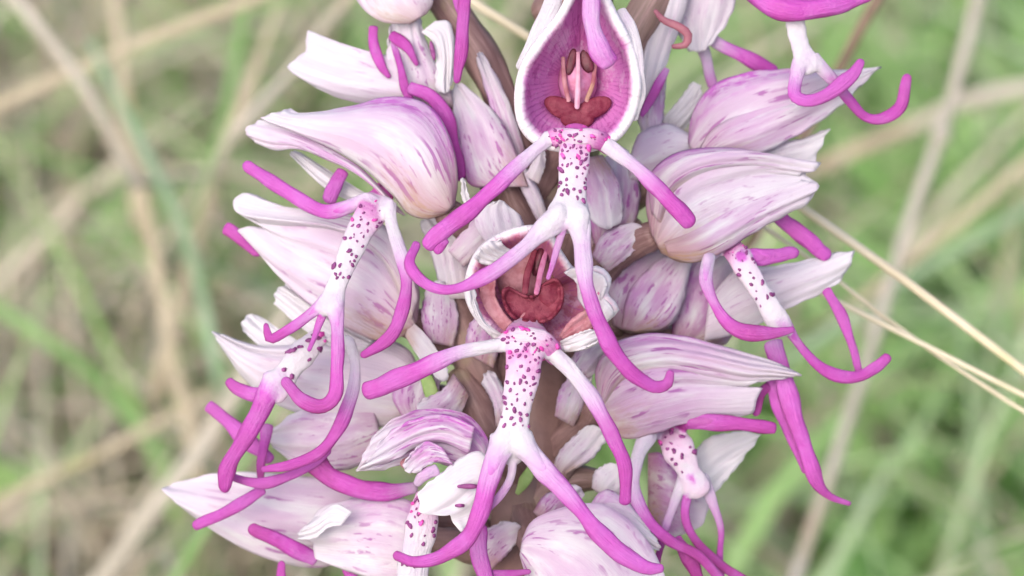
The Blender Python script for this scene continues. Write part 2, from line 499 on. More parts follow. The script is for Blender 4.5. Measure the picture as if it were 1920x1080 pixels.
def tube_geo(pts, tint, flat=.8, n=None, seg=12, tail=.5, rough=.05, ridges=0, twist=0.0, wk=1.0, groove=0.0):
    """lofted limb; pts = (x, y, z, width); rounded end, width eased"""
    p = np.asarray(pts, dtype=float)
    L = np.sum(np.linalg.norm(np.diff(p[:, :3], axis=0), axis=1))
    n = n or int(max(12, min(60, L / 9)))
    c = catmull(p, n)
    if groove:
        ts = np.linspace(0, 1, n)
        env = np.sin(np.pi * np.clip(ts * 1.15, 0, 1)) ** .5
        q1, q2, q3 = [random.uniform(0, 6.28) for _ in range(3)]
        lw = L / 60.0
        c[:, 0] += env * 1.6 * np.sin(ts * lw * 2.1 + q1); c[:, 1] += env * 1.6 * np.sin(ts * lw * 1.7 + q2)
        c[:, 3] *= 1 + .10 * env * np.sin(ts * lw * 2.2 + q3) + .05 * np.sin(ts * lw * 5 + q1)
        tail = tail * random.uniform(.4, 1.6)
    c[:, 3] *= wk
    LAST['c'] = c; LAST['n'] = n
    wid = np.interp(np.linspace(0, 1, n), np.linspace(0, 1, n), c[:, 3])
    tt = np.interp(np.linspace(0, 1, n), np.linspace(0, 1, len(tint)), tint)
    LAST['t'] = tt
    # rounded caps
    rings, rad, tin, us = [], [], [], []
    T = np.gradient(c[:, :3], axis=0); T /= np.linalg.norm(T, axis=1)[:, None] + 1e-9
    capn = 5
    for k in range(capn):
        a = math.pi / 2 * (1 - k / capn)
        rings.append(c[0, :3] - T[0] * wid[0] * .5 * math.sin(a) * .45); rad.append(max(.02, math.cos(a)) * wid[0]); tin.append(tt[0]); us.append(0)
    for k in range(n):
        rings.append(c[k, :3]); rad.append(wid[k]); tin.append(tt[k]); us.append(k / (n - 1))
    for k in range(1, capn + 1):
        a = math.pi / 2 * k / capn
        rings.append(c[-1, :3] + T[-1] * wid[-1] * .5 * math.sin(a) * (.5 + tail)); rad.append(max(.02, math.cos(a)) * wid[-1]); tin.append(tt[-1]); us.append(1)
    rings = np.array(rings); m = len(rings)
    TT = np.vstack([np.tile(T[0], (capn, 1)), T, np.tile(T[-1], (capn, 1))])
    ph = random.uniform(0, 9); f1 = random.uniform(.03, .06)
    V, UVs, F, TV = [], [], [], []
    g0 = (math.pi / 2 + random.uniform(-.5, .5), -math.pi / 2 + random.uniform(-.5, .5))
    fl = flat if isinstance(flat, tuple) else (flat, flat)
    N = np.cross([0, 0, 1.0], TT[0])
    if np.linalg.norm(N) < .15:
        N = np.array([1.0, 0, 0])
    for j in range(m):
        Nn = np.cross([0, 0, 1.0], TT[j])
        if np.linalg.norm(Nn) > .35:
            Nn /= np.linalg.norm(Nn)
            if np.dot(Nn, N) < 0:
                Nn = -Nn
            N = N * .5 + Nn * .5
        N = N - TT[j] * np.dot(N, TT[j]); N /= np.linalg.norm(N) + 1e-9
        B = np.cross(TT[j], N)
        ff = fl[0] + (fl[1] - fl[0]) * float(sm(0, .4, us[j]))
        for i in range(seg):
            a = 2 * math.pi * i / seg
            k = 1 + rough * (math.sin(j * f1 * 9 + ph + math.sin(a * 2 + ph)) + .6 * math.sin(j * .9 + 3 * a + ph))
            if groove:
                for a0 in g0:
                    da = (a - a0 + math.pi) % (2 * math.pi) - math.pi
                    k -= groove * math.exp(-(da / .28) ** 2)
            if ridges:
                k += .07 * math.cos(ridges * (a + twist * us[j]))
            r = rad[j] / 2 * k
            q = rings[j] + N * math.cos(a) * r + B * math.sin(a) * r * ff
            V.append(P(*q)); UVs.append((us[j], i / seg)); TV.append(tin[j])
    for j in range(m - 1):
        for i in range(seg):
            i2 = (i + 1) % seg
            F.append((j * seg + i, j * seg + i2, (j + 1) * seg + i2, (j + 1) * seg + i))
    F.append(tuple(range(seg))[::-1]); F.append(tuple((m - 1) * seg + i for i in range(seg)))
    return V, F, UVs, TV


def fuse(v, f, tv, stubs, voxel=3.2, smooth=8):
    """body and limb roots grown together into one skin with soft creases"""
    allv, allf = list(v), list(f)
    cen, ct, cf = [np.array(v)], [np.zeros(len(v))], [np.array(tv)]
    for st, tt in stubs:
        sv, sf, _, stv = tube_geo(st, tt, (.5, .62), 18, 16, .3, .02)
        k = len(allv)
        allv += sv; allf += [tuple(i + k for i in q) for q in sf]
        cen.append(np.array(sv)); ct.append(np.array(stv)); cf.append(np.zeros(len(sv)))
    big = 1000.0            # remesh at a comfortable scale
    o = allv[0]
    me = bpy.data.meshes.new('tmp')
    me.from_pydata([tuple((q - o) * big) for q in allv], [], allf)
    ob = bpy.data.objects.new('tmp', me); col.objects.link(ob)
    md = ob.modifiers.new('r', 'REMESH'); md.mode = 'VOXEL'; md.voxel_size = voxel * S * big
    ms = ob.modifiers.new('s', 'SMOOTH'); ms.iterations = smooth; ms.factor = .6
    dg = bpy.context.evaluated_depsgraph_get()
    ev = ob.evaluated_get(dg); m2 = ev.to_mesh()
    nv = [Vector(q.co) / big + o for q in m2.vertices]
    nf = [tuple(p.vertices) for p in m2.polygons]
    ev.to_mesh_clear(); bpy.data.objects.remove(ob); bpy.data.meshes.remove(me)
    C_ = np.concatenate(cen); T_ = np.concatenate(ct); F_ = np.concatenate(cf)
    nt_, nf_ = [], []
    for q in np.array(nv):
        d = np.sum((C_ - q) ** 2, axis=1)
        i = np.argpartition(d, 6)[:6]
        w_ = 1 / (d[i] + (6 * S) ** 2)
        nt_.append(float(np.sum(T_[i] * w_) / np.sum(w_))); nf_.append(float(np.sum(F_[i] * w_) / np.sum(w_)))
    return nv, nf, nf_, nt_


def patch(Uc, Lc, T, zb, zt, bulge, ripple, tipf, nu, nv, zmid, jag, p, shrink=1.0):
    U = catmull([tuple(q[:2]) + (0,) for q in Uc], nu)[:, :2]
    L = catmull([tuple(q[:2]) + (0,) for q in Lc], nu)[:, :2]
    if shrink != 1.0:
        mid = (U + L) / 2
        U = mid + (U - mid) * shrink; L = mid + (L - mid) * shrink
    Bc = lin([U[0], L[0]], nv)
    Tp = lin([tuple(U[-1])] + list(T or []) + [tuple(L[-1])], nv)
    if T is None:           # a free end is rounded
        dr = (U[-1] - U[-3]) + (L[-1] - L[-3]); dr = dr / (np.linalg.norm(dr) + 1e-9)
        wd_ = np.linalg.norm(U[-1] - L[-1])
        Tp = Tp + dr[None, :] * (wd_ * .42 * np.sin(np.pi * np.linspace(0, 1, nv)) ** .7)[:, None]
    uu = np.linspace(0, 1, nu); vv = np.linspace(0, 1, nv)
    ph = random.uniform(0, 6); ph2 = random.uniform(0, 6)
    fold = [(random.uniform(5, 34), random.uniform(-2, 2), random.uniform(0, 6), random.uniform(.4, 1.2)) for _ in range(5)]
    V, UVs, F = [], [], []
    for i, u in enumerate(uu):
        pr = .35 + .65 * math.sqrt(max(0, 1 - (1 - min(1, u / .55)) ** 2))
        pr *= 1 - (1 - tipf) * float(sm(.45, 1.0, u))
        for j, v in enumerate(vv):
            q = (1 - v) * U[i] + v * L[i] + (1 - u) * Bc[j] + u * Tp[j] - (
                (1 - u) * (1 - v) * U[0] + (1 - u) * v * L[0] + u * (1 - v) * U[-1] + u * v * L[-1])
            s = 1 - abs(2 * v - 1) ** p
            z = zb + (zt - zb) * u + zmid * math.sin(math.pi * u) + bulge * pr * s
            z += ripple * 1.5 * sum(a_ * math.sin(v * f_ + u * g_ + p_) * (6 / f_) ** .5 for f_, g_, p_, a_ in fold) * (.25 + u) + ripple * 1.6 * math.sin(u * 9 + ph2 + v * 5) * u
            e = abs(2 * v - 1) ** 6 * u
            z += ripple * 1.6 * math.sin(u * 21 + ph) * e
            jx = jag * (math.sin(u * 37 + ph + v * 3) * e * 1.2 + math.sin(v * 19 + ph2) * (u ** 10) * 1.5)
            V.append(P(q[0] + jx, q[1] + jx * .6, z)); UVs.append((u, v))
    for i in range(nu - 1):
        for j in range(nv - 1):
            F.append((i * nv + j, i * nv + j + 1, (i + 1) * nv + j + 1, (i + 1) * nv + j))
    return V, F, UVs


# ------------------------------------------------------------------ ground
def plane(name, pts, mat):
    return mesh_obj(name, pts, [(0, 1, 2, 3)], mat, smooth=False)


gb = NB('soil')
gp = gb.n('NewGeometry').outputs['Position']
gn = gb.noise(gp, 60, 6, .65)
gc = gb.ramp(gn, [(.3, (.26, .22, .15)), (.5, (.40, .36, .26)), (.7, (.32, .36, .20))])
M_SOIL = gb.finish(gc, .95, 0, gb.noise(gp, 150, 5), .8, .1, .004)
g = plane('ground', [(-60, -60, 0), (60, -60, 0), (60, 60, 0), (-60, 60, 0)], M_SOIL)
g['kind'] = 'structure'

# ------------------------------------------------------------------ stem of the orchid
stem_pts = [P(1110, -520, -60), P(1100, -200, -30), P(1075, 120, -20), P(1020, 480, -20), P(1005, 720, -20), P(1000, 1000, -10), P(1005, 1500, -40)]
sp = [np.array(q) for q in stem_pts]
sp.append(np.array((STEMBASE.x, STEMBASE.y + .004, .05))); sp.append(np.array((STEMBASE.x, STEMBASE.y, -.004)))
sw = [90, 110, 130, 150, 160, 170, 175, 190, 210]
sc_ = catmull([tuple(q) + (wd * S,) for q, wd in zip(sp, sw)], 70)
V, F = [], []
for j in range(70):
    T_ = sc_[min(j + 1, 69), :3] - sc_[max(j - 1, 0), :3]; T_ /= np.linalg.norm(T_)
    N_ = np.cross(T_, [0, 1, 0]); N_ /= np.linalg.norm(N_); B_ = np.cross(T_, N_)
    for i in range(24):
        a = 2 * math.pi * i / 24
        r_ = sc_[j, 3] / 2 * (1 + .06 * math.cos(7 * a + j * .05) + .03 * math.sin(j * .7 + a))
        q = sc_[j, :3] + N_ * math.cos(a) * r_ + B_ * math.sin(a) * r_
        V.append(Vector(q))
for j in range(69):
    for i in range(24):
        F.append((j * 24 + i, j * 24 + (i + 1) % 24, (j + 1) * 24 + (i + 1) % 24, (j + 1) * 24 + i))
F.append(tuple(range(24)))
st = mesh_obj('stem', V, F, M_STEM, None, STEMBASE); st.parent = orchid; st.location = (0, 0, 0)

# ------------------------------------------------------------------ flowers
M_RIDGE = mat_simple('column_ridge', (.50, .28, .38), (.42, .19, .28), 1200, .45, .15)
# --- open flower at the top of the picture's middle, facing the viewer
f = Flower((1085, 180, 160), 'wide open flower facing out with a purple-veined hood and spread lobes')
f.cup([(1095, -75), (1078, -25), (1052, 30), (1015, 78), (985, 125), (974, 180), (982, 232), (1012, 264), (1060, 276), (1100, 276), (1145, 260),
       (1172, 232), (1190, 190), (1192, 140), (1178, 85), (1152, 35), (1120, -30)], (1085, 150), 305, 125, 0.0, rimw=-.085, wav=4)
f.limb([(1050, -60, 270, 26), (1036, 10, 285, 30), (1004, 72, 292, 30), (976, 125, 288, 18)], (0, 0, 0), name='hood_sepal', flat=.18)
f.limb([(1165, 20, 285, 20), (1185, 80, 303, 32), (1198, 150, 303, 30), (1188, 220, 297, 20)], (0, 0, 0), name='hood_sepal', flat=.18)
f.blob(1084, 150, 206, 36, 52, 24, 'anther', M_COLUMN, 0, .03)
f.limb([(1084, 98, 234, 7), (1084, 140, 246, 9), (1083, 180, 254, 11), (1082, 200, 256, 10)], (0, 0), name='column', mat=M_RIDGE, rough=.02)
f.blob(1071, 116, 228, 9, 23, 6, 'anther_cavity_shade', M_DARK, .22, .12)
f.blob(1100, 114, 228, 12, 21, 6, 'anther_cavity_shade', M_DARK, -.35, .12)
f.limb([(1056, 108, 222, 8), (1058, 150, 234, 9), (1066, 188, 246, 8)], (0, 0), name='column_wing', mat=M_THROAT)
f.limb([(1116, 118, 222, 8), (1112, 155, 234, 9), (1100, 188, 246, 8)], (0, 0), name='column_wing', mat=M_THROAT)
f.blob(1053, 203, 240, 36, 20, 10, 'stigma_lobe', M_STIG, .42, .05)
f.blob(1112, 203, 240, 36, 20, 10, 'stigma_lobe', M_STIG, -.42, .05)
f.blob(1082, 222, 240, 34, 20, 10, 'stigma_lobe', M_STIG, 0, .05)
f.lip([(1016, 272, 300, 28), (1040, 258, 322, 40), (1068, 258, 330, 36), (1085, 258, 332, 34), (1104, 258, 330, 38), (1126, 264, 322, 42), (1146, 282, 300, 26)], (.5, .75, .45, .3, .5, .85, .8), 24, 1, .5, size=5, name='lip_shoulder', mag=.6)
f.leg([(1106, -60, 335, 40), (1109, 0, 343, 38), (1112, 50, 348, 42), (1124, 92, 350, 54), (1140, 116, 346, 50)], (.5, .55, .5, .7), tail=.05)
f.limb([(1030, 258, 318, 30), (985, 298, 330, 32), (935, 345, 338, 36), (880, 395, 345, 42), (830, 432, 348, 44), (804, 458, 345, 34)], (.05, .3, .8, 1, 1, 1), tail=.3)
f.limb([(830, 448, 346, 30), (822, 466, 344, 20)], (1, 1), name='lip_arm_tip', n=8)
f.limb([(1132, 268, 318, 32), (1180, 305, 330, 33), (1225, 345, 338, 36), (1262, 382, 340, 40), (1290, 414, 338, 38)], (.05, .15, .6, .95, 1))
f.leg([(1052, 405, 366, 54), (1010, 440, 376, 44), (950, 490, 386, 36), (895, 527, 390, 30), (840, 545, 385, 26), (795, 530, 372, 25), (768, 495, 358, 26), (780, 460, 340, 22)],
      (.02, .25, .6, .95, 1, 1.1))
f.leg([(1082, 405, 368, 56), (1090, 450, 380, 42), (1096, 510, 395, 37), (1112, 575, 408, 37), (1142, 645, 415, 38), (1180, 695, 415, 35), (1222, 724, 408, 30), (1250, 720, 404, 26), (1257, 700, 404, 20)],
      (.02, .2, .55, .9, 1, 1, 1.15), tail=.2)
f.leg([(1058, 420, 368, 20), (1046, 465, 364, 15), (1028, 520, 360, 10)], (.3, .6, .7))
f.lip([(1081, 240, 295, 50), (1080, 262, 322, 62), (1077, 295, 336, 62), (1074, 335, 346, 60), (1071, 372, 354, 66), (1066, 400, 358, 84), (1062, 418, 350, 60)],
      (.9, .7, .4, .15, .04, .02), 54, .4, stubs=True)
f.ovary([(1085, 160, 170, 70), (1060, 240, 100, 80), (1010, 340, 40, 80), (985, 400, 0, 70)])

# --- open flower below it
f = Flower((1005, 560, 170), 'open flower with a brownish red throat and white ruffled rim')
f.cup([(1000, 432), (955, 440), (915, 462), (892, 492), (880, 540), (890, 578), (912, 608), (940, 632), (985, 640), (1040, 650), (1085, 648), (1118, 632),
       (1128, 600), (1150, 578), (1130, 552), (1136, 525), (1115, 505), (1075, 510), (1050, 480), (1030, 445)], (1005, 550), 285, 105, .85, wav=4, rimw=-.11)
f.petal([(1085, 560), (1080, 530), (1058, 512)], [(1110, 600), (1135, 605), (1154, 586)], [(1075, 503), (1110, 508), (1132, 516), (1138, 535), (1128, 552)], 268, 305, 12, .25, 0, 0, 'inner_petal', False, 2, thick=4, nu=24)
f.petal([(940, 632), (902, 612), (884, 572), (880, 540)], [(948, 632), (912, 606), (895, 572), (891, 545)], None, 294, 302, 6, 0.05, 0.2, 0, 'hood_sepal', False)
f.petal([(1050, 640), (1075, 628), (1105, 618)], [(1058, 660), (1090, 656), (1124, 640)], None, 295, 305, 10, .02, .3, 0, 'hood_sepal', False)
f.petal([(940, 500), (905, 495), (892, 485)], [(960, 470), (945, 460), (938, 448)], [(897, 470), (915, 455)], 285, 312, 12, .05, 0, 0, 'inner_petal', False, nu=20)
f.blob(985, 515, 200, 64, 66, 36, 'anther', M_THROAT, .1, .05)
f.blob(1010, 490, 236, 10, 30, 12, 'anther_cavity_shade', M_DARK, .25)
f.limb([(1003, 470, 240, 10), (990, 510, 256, 13), (984, 548, 268, 12)], (0, 0), name='column_wing', mat=M_STIG)
f.limb([(1024, 470, 238, 9), (1014, 510, 262, 11), (1006, 548, 278, 11)], (0, 0), name='column', mat=M_COLUMN)
f.cup([(944, 548), (956, 540), (975, 552), (1000, 556), (1018, 535), (1042, 525), (1054, 545), (1050, 575), (1030, 598), (1000, 604), (970, 598), (950, 578)],
      (1000, 570), 274, 10, name='stigma', mat=M_STIG, wav=7, thick=3, roll=.3)
f.blob(1030, 556, 264, 22, 28, 7, 'stigma_lobe', M_STIG, -.3, .2)
f.blob(975, 578, 262, 26, 16, 6, 'stigma_lobe', M_THROAT, .5, .2)
f.petal([(945, 625), (915, 600), (898, 560), (905, 520)], [(962, 605), (945, 585), (930, 555), (930, 520)], None, 272, 262, 8, .8, 1, 0, 'throat_patch', False, mat=M_THROAT, nu=20, nv=10)
f.petal([(1048, 630), (1065, 605), (1090, 585), (1112, 575)], [(1060, 640), (1085, 635), (1105, 622), (1120, 605)], None, 284, 286, 10, .8, 1, 0, 'throat_patch', False, mat=M_THROAT, nu=20, nv=12, ripple=3)
f.lip([(932, 652, 302, 24), (952, 640, 320, 42), (985, 632, 328, 40), (1020, 644, 326, 50), (1044, 672, 308, 34)], (.3, .5, .2, .6, .8), 22, 1, .5, size=5.4, name='lip_shoulder', mag=.6)
f.limb([(945, 646, 318, 30), (900, 654, 326, 32), (840, 668, 330, 36), (780, 695, 330, 44), (720, 722, 326, 46), (690, 733, 322, 44)], (.02, .05, .5, .9, 1, 1.05), tail=.1)
f.limb([(1035, 660, 315, 36), (1075, 700, 326, 36), (1115, 755, 336, 36), (1150, 820, 342, 36), (1172, 880, 342, 33), (1172, 938, 338, 28)], (.02, .08, .4, .85, 1, 1.05))
f.leg([(945, 828, 352, 56), (924, 880, 358, 48), (902, 950, 362, 44), (876, 1010, 362, 40), (830, 1043, 360, 34), (780, 1054, 358, 26), (745, 1042, 356, 22)], (.02, .5, .95, 1.1, 1.05, 1, 1.15))
f.leg([(976, 828, 352, 58), (1012, 872, 360, 46), (1065, 930, 368, 42), (1120, 995, 372, 42), (1170, 1042, 372, 40), (1212, 1064, 370, 36), (1238, 1066, 368, 22)], (.02, .4, .75, 1, 1, 1.05), tail=.2)
f.leg([(962, 845, 345, 22), (960, 890, 338, 20), (940, 925, 336, 19), (915, 955, 338, 14)], (.1, .25, .4, .6))
f.lip([(992, 606, 262, 60), (988, 628, 306, 84), (985, 652, 326, 84), (982, 685, 336, 74), (977, 720, 344, 66), (968, 770, 350, 60), (962, 812, 352, 70), (960, 838, 350, 76), (960, 856, 342, 50)],
      (.4, .75, .65, .4, .2, .06, .05), 74, .35, stubs=True)
f.ovary([(1000, 540, 180, 60), (985, 610, 120, 80), (970, 690, 60, 85), (975, 760, 20, 70)])

# --- left: long hood streaked with purple
f = Flower((840, 385, 190), 'flower in profile with a long streaked hood and a spotted lip')
f.petal([(852, 385), (858, 330), (846, 265), (815, 208), (770, 184), (715, 184), (655, 200), (600, 209), (560, 212), (545, 203)],
        [(836, 400), (800, 410), (765, 400), (735, 365), (690, 322), (640, 288), (585, 262), (530, 238), (500, 226)],
        [(538, 206), (524, 210), (505, 214), (490, 222)], 195, 130, 105, .55, .75, 1.0, ripple=1.2, nv=34, nu=54)
f.petal([(760, 404), (725, 365), (680, 318), (630, 285), (580, 258), (530, 232), (490, 226)], [(735, 395), (700, 350), (655, 318), (610, 298), (565, 280), (515, 281), (480, 268)],
        [(478, 230), (458, 243), (462, 252)], 165, 118, 26, .9, .35, .2, back=False, ripple=1.5)
f.petal([(700, 372), (665, 350), (620, 322), (560, 285)], [(670, 380), (640, 370), (600, 345), (546, 292)], None, 110, 70, 20, .05, 0, 0, 'inner_petal', False)
f.limb([(642, 322, 130, 22), (630, 345, 135, 28), (618, 372, 140, 26)], (1.2, 1.3), name='lip_shoulder', n=14)
f.limb([(688, 374, 176, 30), (650, 388, 176, 32), (610, 396, 168, 34), (565, 378, 152, 34), (515, 345, 132, 33), (468, 314, 112, 30)], (.1, .5, 1.05, .95, 1, 1))
f.limb([(728, 385, 190, 30), (738, 430, 215, 30), (755, 490, 240, 30), (762, 545, 255, 31), (748, 605, 262, 32), (720, 642, 260, 30), (684, 664, 256, 18)], (.02, .05, .3, .8, 1.05, 1.1, 1.1))
f.leg([(612, 566, 240, 34), (580, 590, 238, 26), (545, 615, 234, 22), (508, 635, 230, 22), (499, 612, 228, 12)], (.3, .6, .9, 1.1, 1.1))
f.leg([(626, 566, 242, 40), (632, 620, 256, 30), (634, 680, 266, 30), (628, 738, 270, 33), (602, 762, 270, 36), (565, 750, 268, 34), (538, 718, 264, 27)], (.15, .5, .85, .95, 1.1, 1.2, 1.2))
f.leg([(612, 575, 238, 18), (596, 615, 234, 16), (580, 655, 230, 11)], (.5, .9, 1))
f.lip([(722, 356, 138, 40), (698, 396, 190, 64), (672, 440, 215, 56), (650, 490, 232, 46), (632, 535, 240, 44), (620, 575, 242, 54)], (1, .8, .35, .12, .05, .1), 48, .4, size=5.6, stubs=True)
f.ovary([(835, 395, 170, 60), (880, 430, 110, 72), (930, 480, 40, 80), (970, 540, 0, 70)])

# --- top left flower
f = Flower((850, 175, 40), 'white hooded flower with a two-pronged tip and folded magenta lobes')
f.petal([(845, 170), (800, 128), (740, 108), (680, 95), (630, 84), (600, 76)], [(850, 200), (790, 205), (720, 200), (650, 188), (600, 168), (570, 150)],
        [(592, 68), (579, 57), (572, 78), (576, 96), (536, 124), (550, 138)], 70, 30, 60, .35, .4, .3, nv=30)
f.limb([(700, 52, 60, 20), (703, 90, 70, 26), (716, 125, 74, 20), (728, 142, 76, 12)], (1.1, .9, 1.0), name='lip_leg')
f.limb([(735, 66, 66, 20), (748, 75, 76, 26), (765, 92, 86, 22), (780, 118, 88, 12)], (1, 1.1, 1.1), name='lip_leg')
f.limb([(738, 80, 66, 12), (748, 120, 96, 18), (758, 160, 102, 22), (768, 185, 102, 20)], (.5, .9, 1.05, 1.05), name='lip_leg')
f.petal([(815, 40), (842, 42), (852, 80), (850, 130), (846, 160)], [(790, 60), (812, 80), (818, 120), (816, 150), (818, 172)], [(838, 175)], 90, 90, 20, .05, .0, 0, 'inner_petal', False)
f.petal([(840, 170), (800, 80), (790, 40)], [(740, 185), (725, 120), (730, 60)], None, 70, 60, 30, .5, .1, 0, 'inner_petal', False)
f.blob(811, 95, 100, 5, 18, 5, 'spot_tufts', M_SPOT, -.2)
f.limb([(770, 165, 110, 26), (805, 180, 120, 30), (835, 215, 118, 32), (850, 265, 112, 32), (862, 330, 100, 30)], (.8, .85, .95, 1, 1.1), name='lip_arm')
f.ovary([(846, 185, 40, 60), (885, 250, 25, 84), (930, 330, 10, 90), (970, 420, 0, 70)])
f.petal([(930, 350), (880, 345), (858, 280), (848, 190)], [(990, 350), (970, 290), (935, 220), (872, 160)], None, 110, 60, 40, .7, .5, .9, nv=20)
f.petal([(960, 350), (945, 290), (925, 220), (905, 150), (895, 110)], [(990, 345), (985, 290), (965, 220), (935, 150), (905, 100)], None, 60, 70, 24, .8, .3, 1.0, nv=14, back=False)

# --- bud-like hood above it, cut by the picture's top
f = Flower((770, 20, 60), 'rounded pale hood with a greenish base above white hooded flower')
f.petal([(800, 25), (812, 0), (800, -60), (760, -140)], [(770, 44), (715, 40), (672, 5), (650, -60), (660, -130)], [(700, -170)], 100, 60, 60, .3, .5, 0)
f.leg([(872, -50, 160, 30), (872, 0, 165, 32), (868, 60, 166, 30), (862, 110, 164, 26), (857, 148, 160, 18)], (1, 1.05, 1.1, 1.1))
f.leg([(850, -60, 150, 18), (858, 0, 158, 18), (870, 45, 160, 16), (866, 90, 158, 12)], (1, 1.1, 1.2))
f.ovary([(800, -40, -10, 60), (850, 25, 5, 78), (905, 110, 20, 80), (950, 210, 25, 78), (990, 330, 10, 70)])

# --- mid left flower, hood under the spotted lip
f = Flower((770, 600, 110), 'white hooded flower behind a spotted lip, its tip split in two')
f.petal([(782, 600), (785, 540), (760, 465), (715, 420), (640, 402), (560, 395), (510, 380), (480, 366)], [(770, 622), (720, 640), (660, 620), (600, 585), (545, 540), (505, 498), (478, 462)],
        [(458, 362), (438, 374), (440, 396), (476, 412), (500, 428), (470, 424), (446, 432), (462, 448)], 120, 70, 85, .5, .7, .15, nv=40, nu=44)
f.petal([(784, 560), (760, 465), (715, 420), (640, 402), (560, 395), (510, 380), (480, 366)], [(770, 600), (715, 490), (650, 440), (580, 425), (530, 425), (500, 425)],
        [(458, 362), (438, 374), (440, 396), (476, 412)], 142, 86, 30, .35, .4, .1, back=False, nv=24)
f.petal([(700, 640), (650, 610), (590, 560), (540, 530)], [(680, 660), (620, 650), (560, 610), (515, 570)], [(516, 545)], 80, 40, 20, .1, .1, 0, 'inner_petal', False)
f.limb([(425, 428, 20, 26), (450, 448, 25, 30), (480, 470, 30, 26)], (1.1, 1.0), n=14)
f.leg([(515, 715, 166, 56), (485, 775, 176, 42), (450, 835, 182, 40), (426, 880, 182, 38), (422, 908, 180, 32)], (.35, .85, 1, 1, 1.2))
f.leg([(512, 735, 166, 24), (475, 740, 156, 30), (445, 728, 150, 32), (432, 718, 146, 24)], (.6, 1, 1.1, 1.2))
f.limb([(655, 640, 200, 22), (666, 690, 210, 26), (660, 745, 216, 29), (632, 805, 216, 30), (595, 850, 210, 30), (545, 872, 200, 24), (495, 880, 190, 14)], (0, .1, .55, 1, 1.1, 1, .9), name='lip_arm')
f.lip([(600, 630, 150, 40), (575, 655, 158, 54), (545, 690, 164, 52), (515, 735, 168, 56)], (.3, .1, .05, .3), 9, 0, size=8, stubs=True)
f.ovary([(760, 605, 90, 60), (820, 620, 50, 90), (880, 660, 20, 90), (950, 720, 0, 70)])

# --- lower left flower
f = Flower((770, 745, 60), 'pale pink hooded flower with a pointed white side petal')
f.petal([(790, 735), (770, 660), (700, 630), (620, 635), (560, 645), (500, 650), (450, 640), (425, 630)], [(780, 770), (720, 800), (640, 800), (560, 775), (495, 745), (450, 700), (418, 655)], [(398, 622)],
        60, 20, 65, .35, .2, 0, nv=26)
f.petal([(560, 640), (520, 615), (490, 595)], [(530, 660), (490, 650), (455, 620)], [(470, 588), (454, 600)], 20, 0, 18, .05, 0, 0, 'inner_petal', False, nu=18)
f.petal([(700, 760), (640, 760), (560, 770), (520, 800)], [(720, 850), (650, 880), (570, 880), (530, 850)], None, 60, 30, 40, .7, .3, 0, nv=20)
f.leg([(392, 762, 40, 24), (425, 790, 50, 34), (465, 825, 60, 40), (505, 860, 70, 26)], (1.25, 1.1, 1, 1))
f.leg([(500, 800, 80, 26), (492, 850, 100, 22), (488, 905, 110, 16)], (.8, 1, 1.2))
f.leg([(415, 878, 130, 14), (440, 895, 142, 20), (490, 905, 150, 24), (545, 893, 156, 22), (590, 868, 160, 22), (612, 845, 164, 22)], (1.2, 1.25, 1.2, 1, .9))
f.limb([(588, 865, 150, 44), (620, 895, 150, 48), (665, 915, 150, 46), (720, 922, 148, 40), (775, 915, 146, 26)], (1.2, 1.1, 1.0, .9, .4))
f.ovary([(770, 750, 40, 60), (830, 760, 20, 90), (890, 800, 10, 90), (960, 860, 0, 70)])

# --- bottom left flower
f = Flower((640, 970, 20), 'low white hooded flower with a sharp tip and purple shadowed side')
f.petal([(690, 960), (650, 905), (560, 893), (470, 885), (400, 888), (345, 900)], [(680, 1010), (620, 1060), (550, 1060), (470, 1035), (400, 995), (345, 955)], [(303, 916), (315, 930)], 30, 0, 55, .55, .2, 0, nv=26)
f.leg([(492, 918, 110, 22), (455, 942, 105, 26), (410, 965, 98, 27), (368, 985, 92, 24)], (.9, 1, 1.05, 1.1))
f.leg([(590, 1048, 90, 28), (555, 1030, 100, 34), (510, 1008, 108, 34), (478, 994, 110, 30)], (.7, .95, 1.1, 1.2))
f.leg([(528, 1100, 60, 20), (528, 1060, 60, 18)], (1, .9), n=10)
f.ovary([(680, 985, 20, 60), (770, 980, 10, 84), (860, 990, 0, 84), (960, 1030, -5, 70)])

# --- bottom hood with a folded rim and spotted lip
f = Flower((790, 1000, 110), 'broad pale hood with a folded white rim beside a spotted lip')
f.petal([(800, 1010), (790, 955), (740, 930), (690, 932), (640, 940), (600, 955)], [(790, 1060), (760, 1090), (700, 1085), (650, 1070), (610, 1055)], [(575, 985), (560, 1000), (590, 1020), (588, 1046)], 130, 110, 60, .5, .15, .5, nv=28, zmid=10)
f.petal([(660, 960), (630, 945), (600, 965), (575, 990)], [(640, 985), (615, 990), (590, 1010), (560, 1012)], [(560, 998)], 185, 150, 15, .05, 0, 0, 'inner_petal', False, nu=20)
f.lip([(800, 930, 235, 46), (794, 965, 238, 62), (786, 1010, 240, 64), (776, 1060, 240, 62), (768, 1110, 240, 70)], (.6, .35, .1, .05, .05), 26, .35, size=5.5)
f.leg([(895, 990, 260, 38), (898, 1030, 262, 38), (912, 1085, 262, 36), (918, 1120, 262, 30)], (.9, .75, .85, 1))
f.leg([(650, 1066, 100, 20), (660, 1085, 104, 24), (668, 1110, 104, 24)], (1.1, 1.1), n=12)
f.ovary([(800, 1010, 100, 50), (860, 1020, 60, 70), (930, 1040, 10, 80), (980, 1080, 0, 70)])

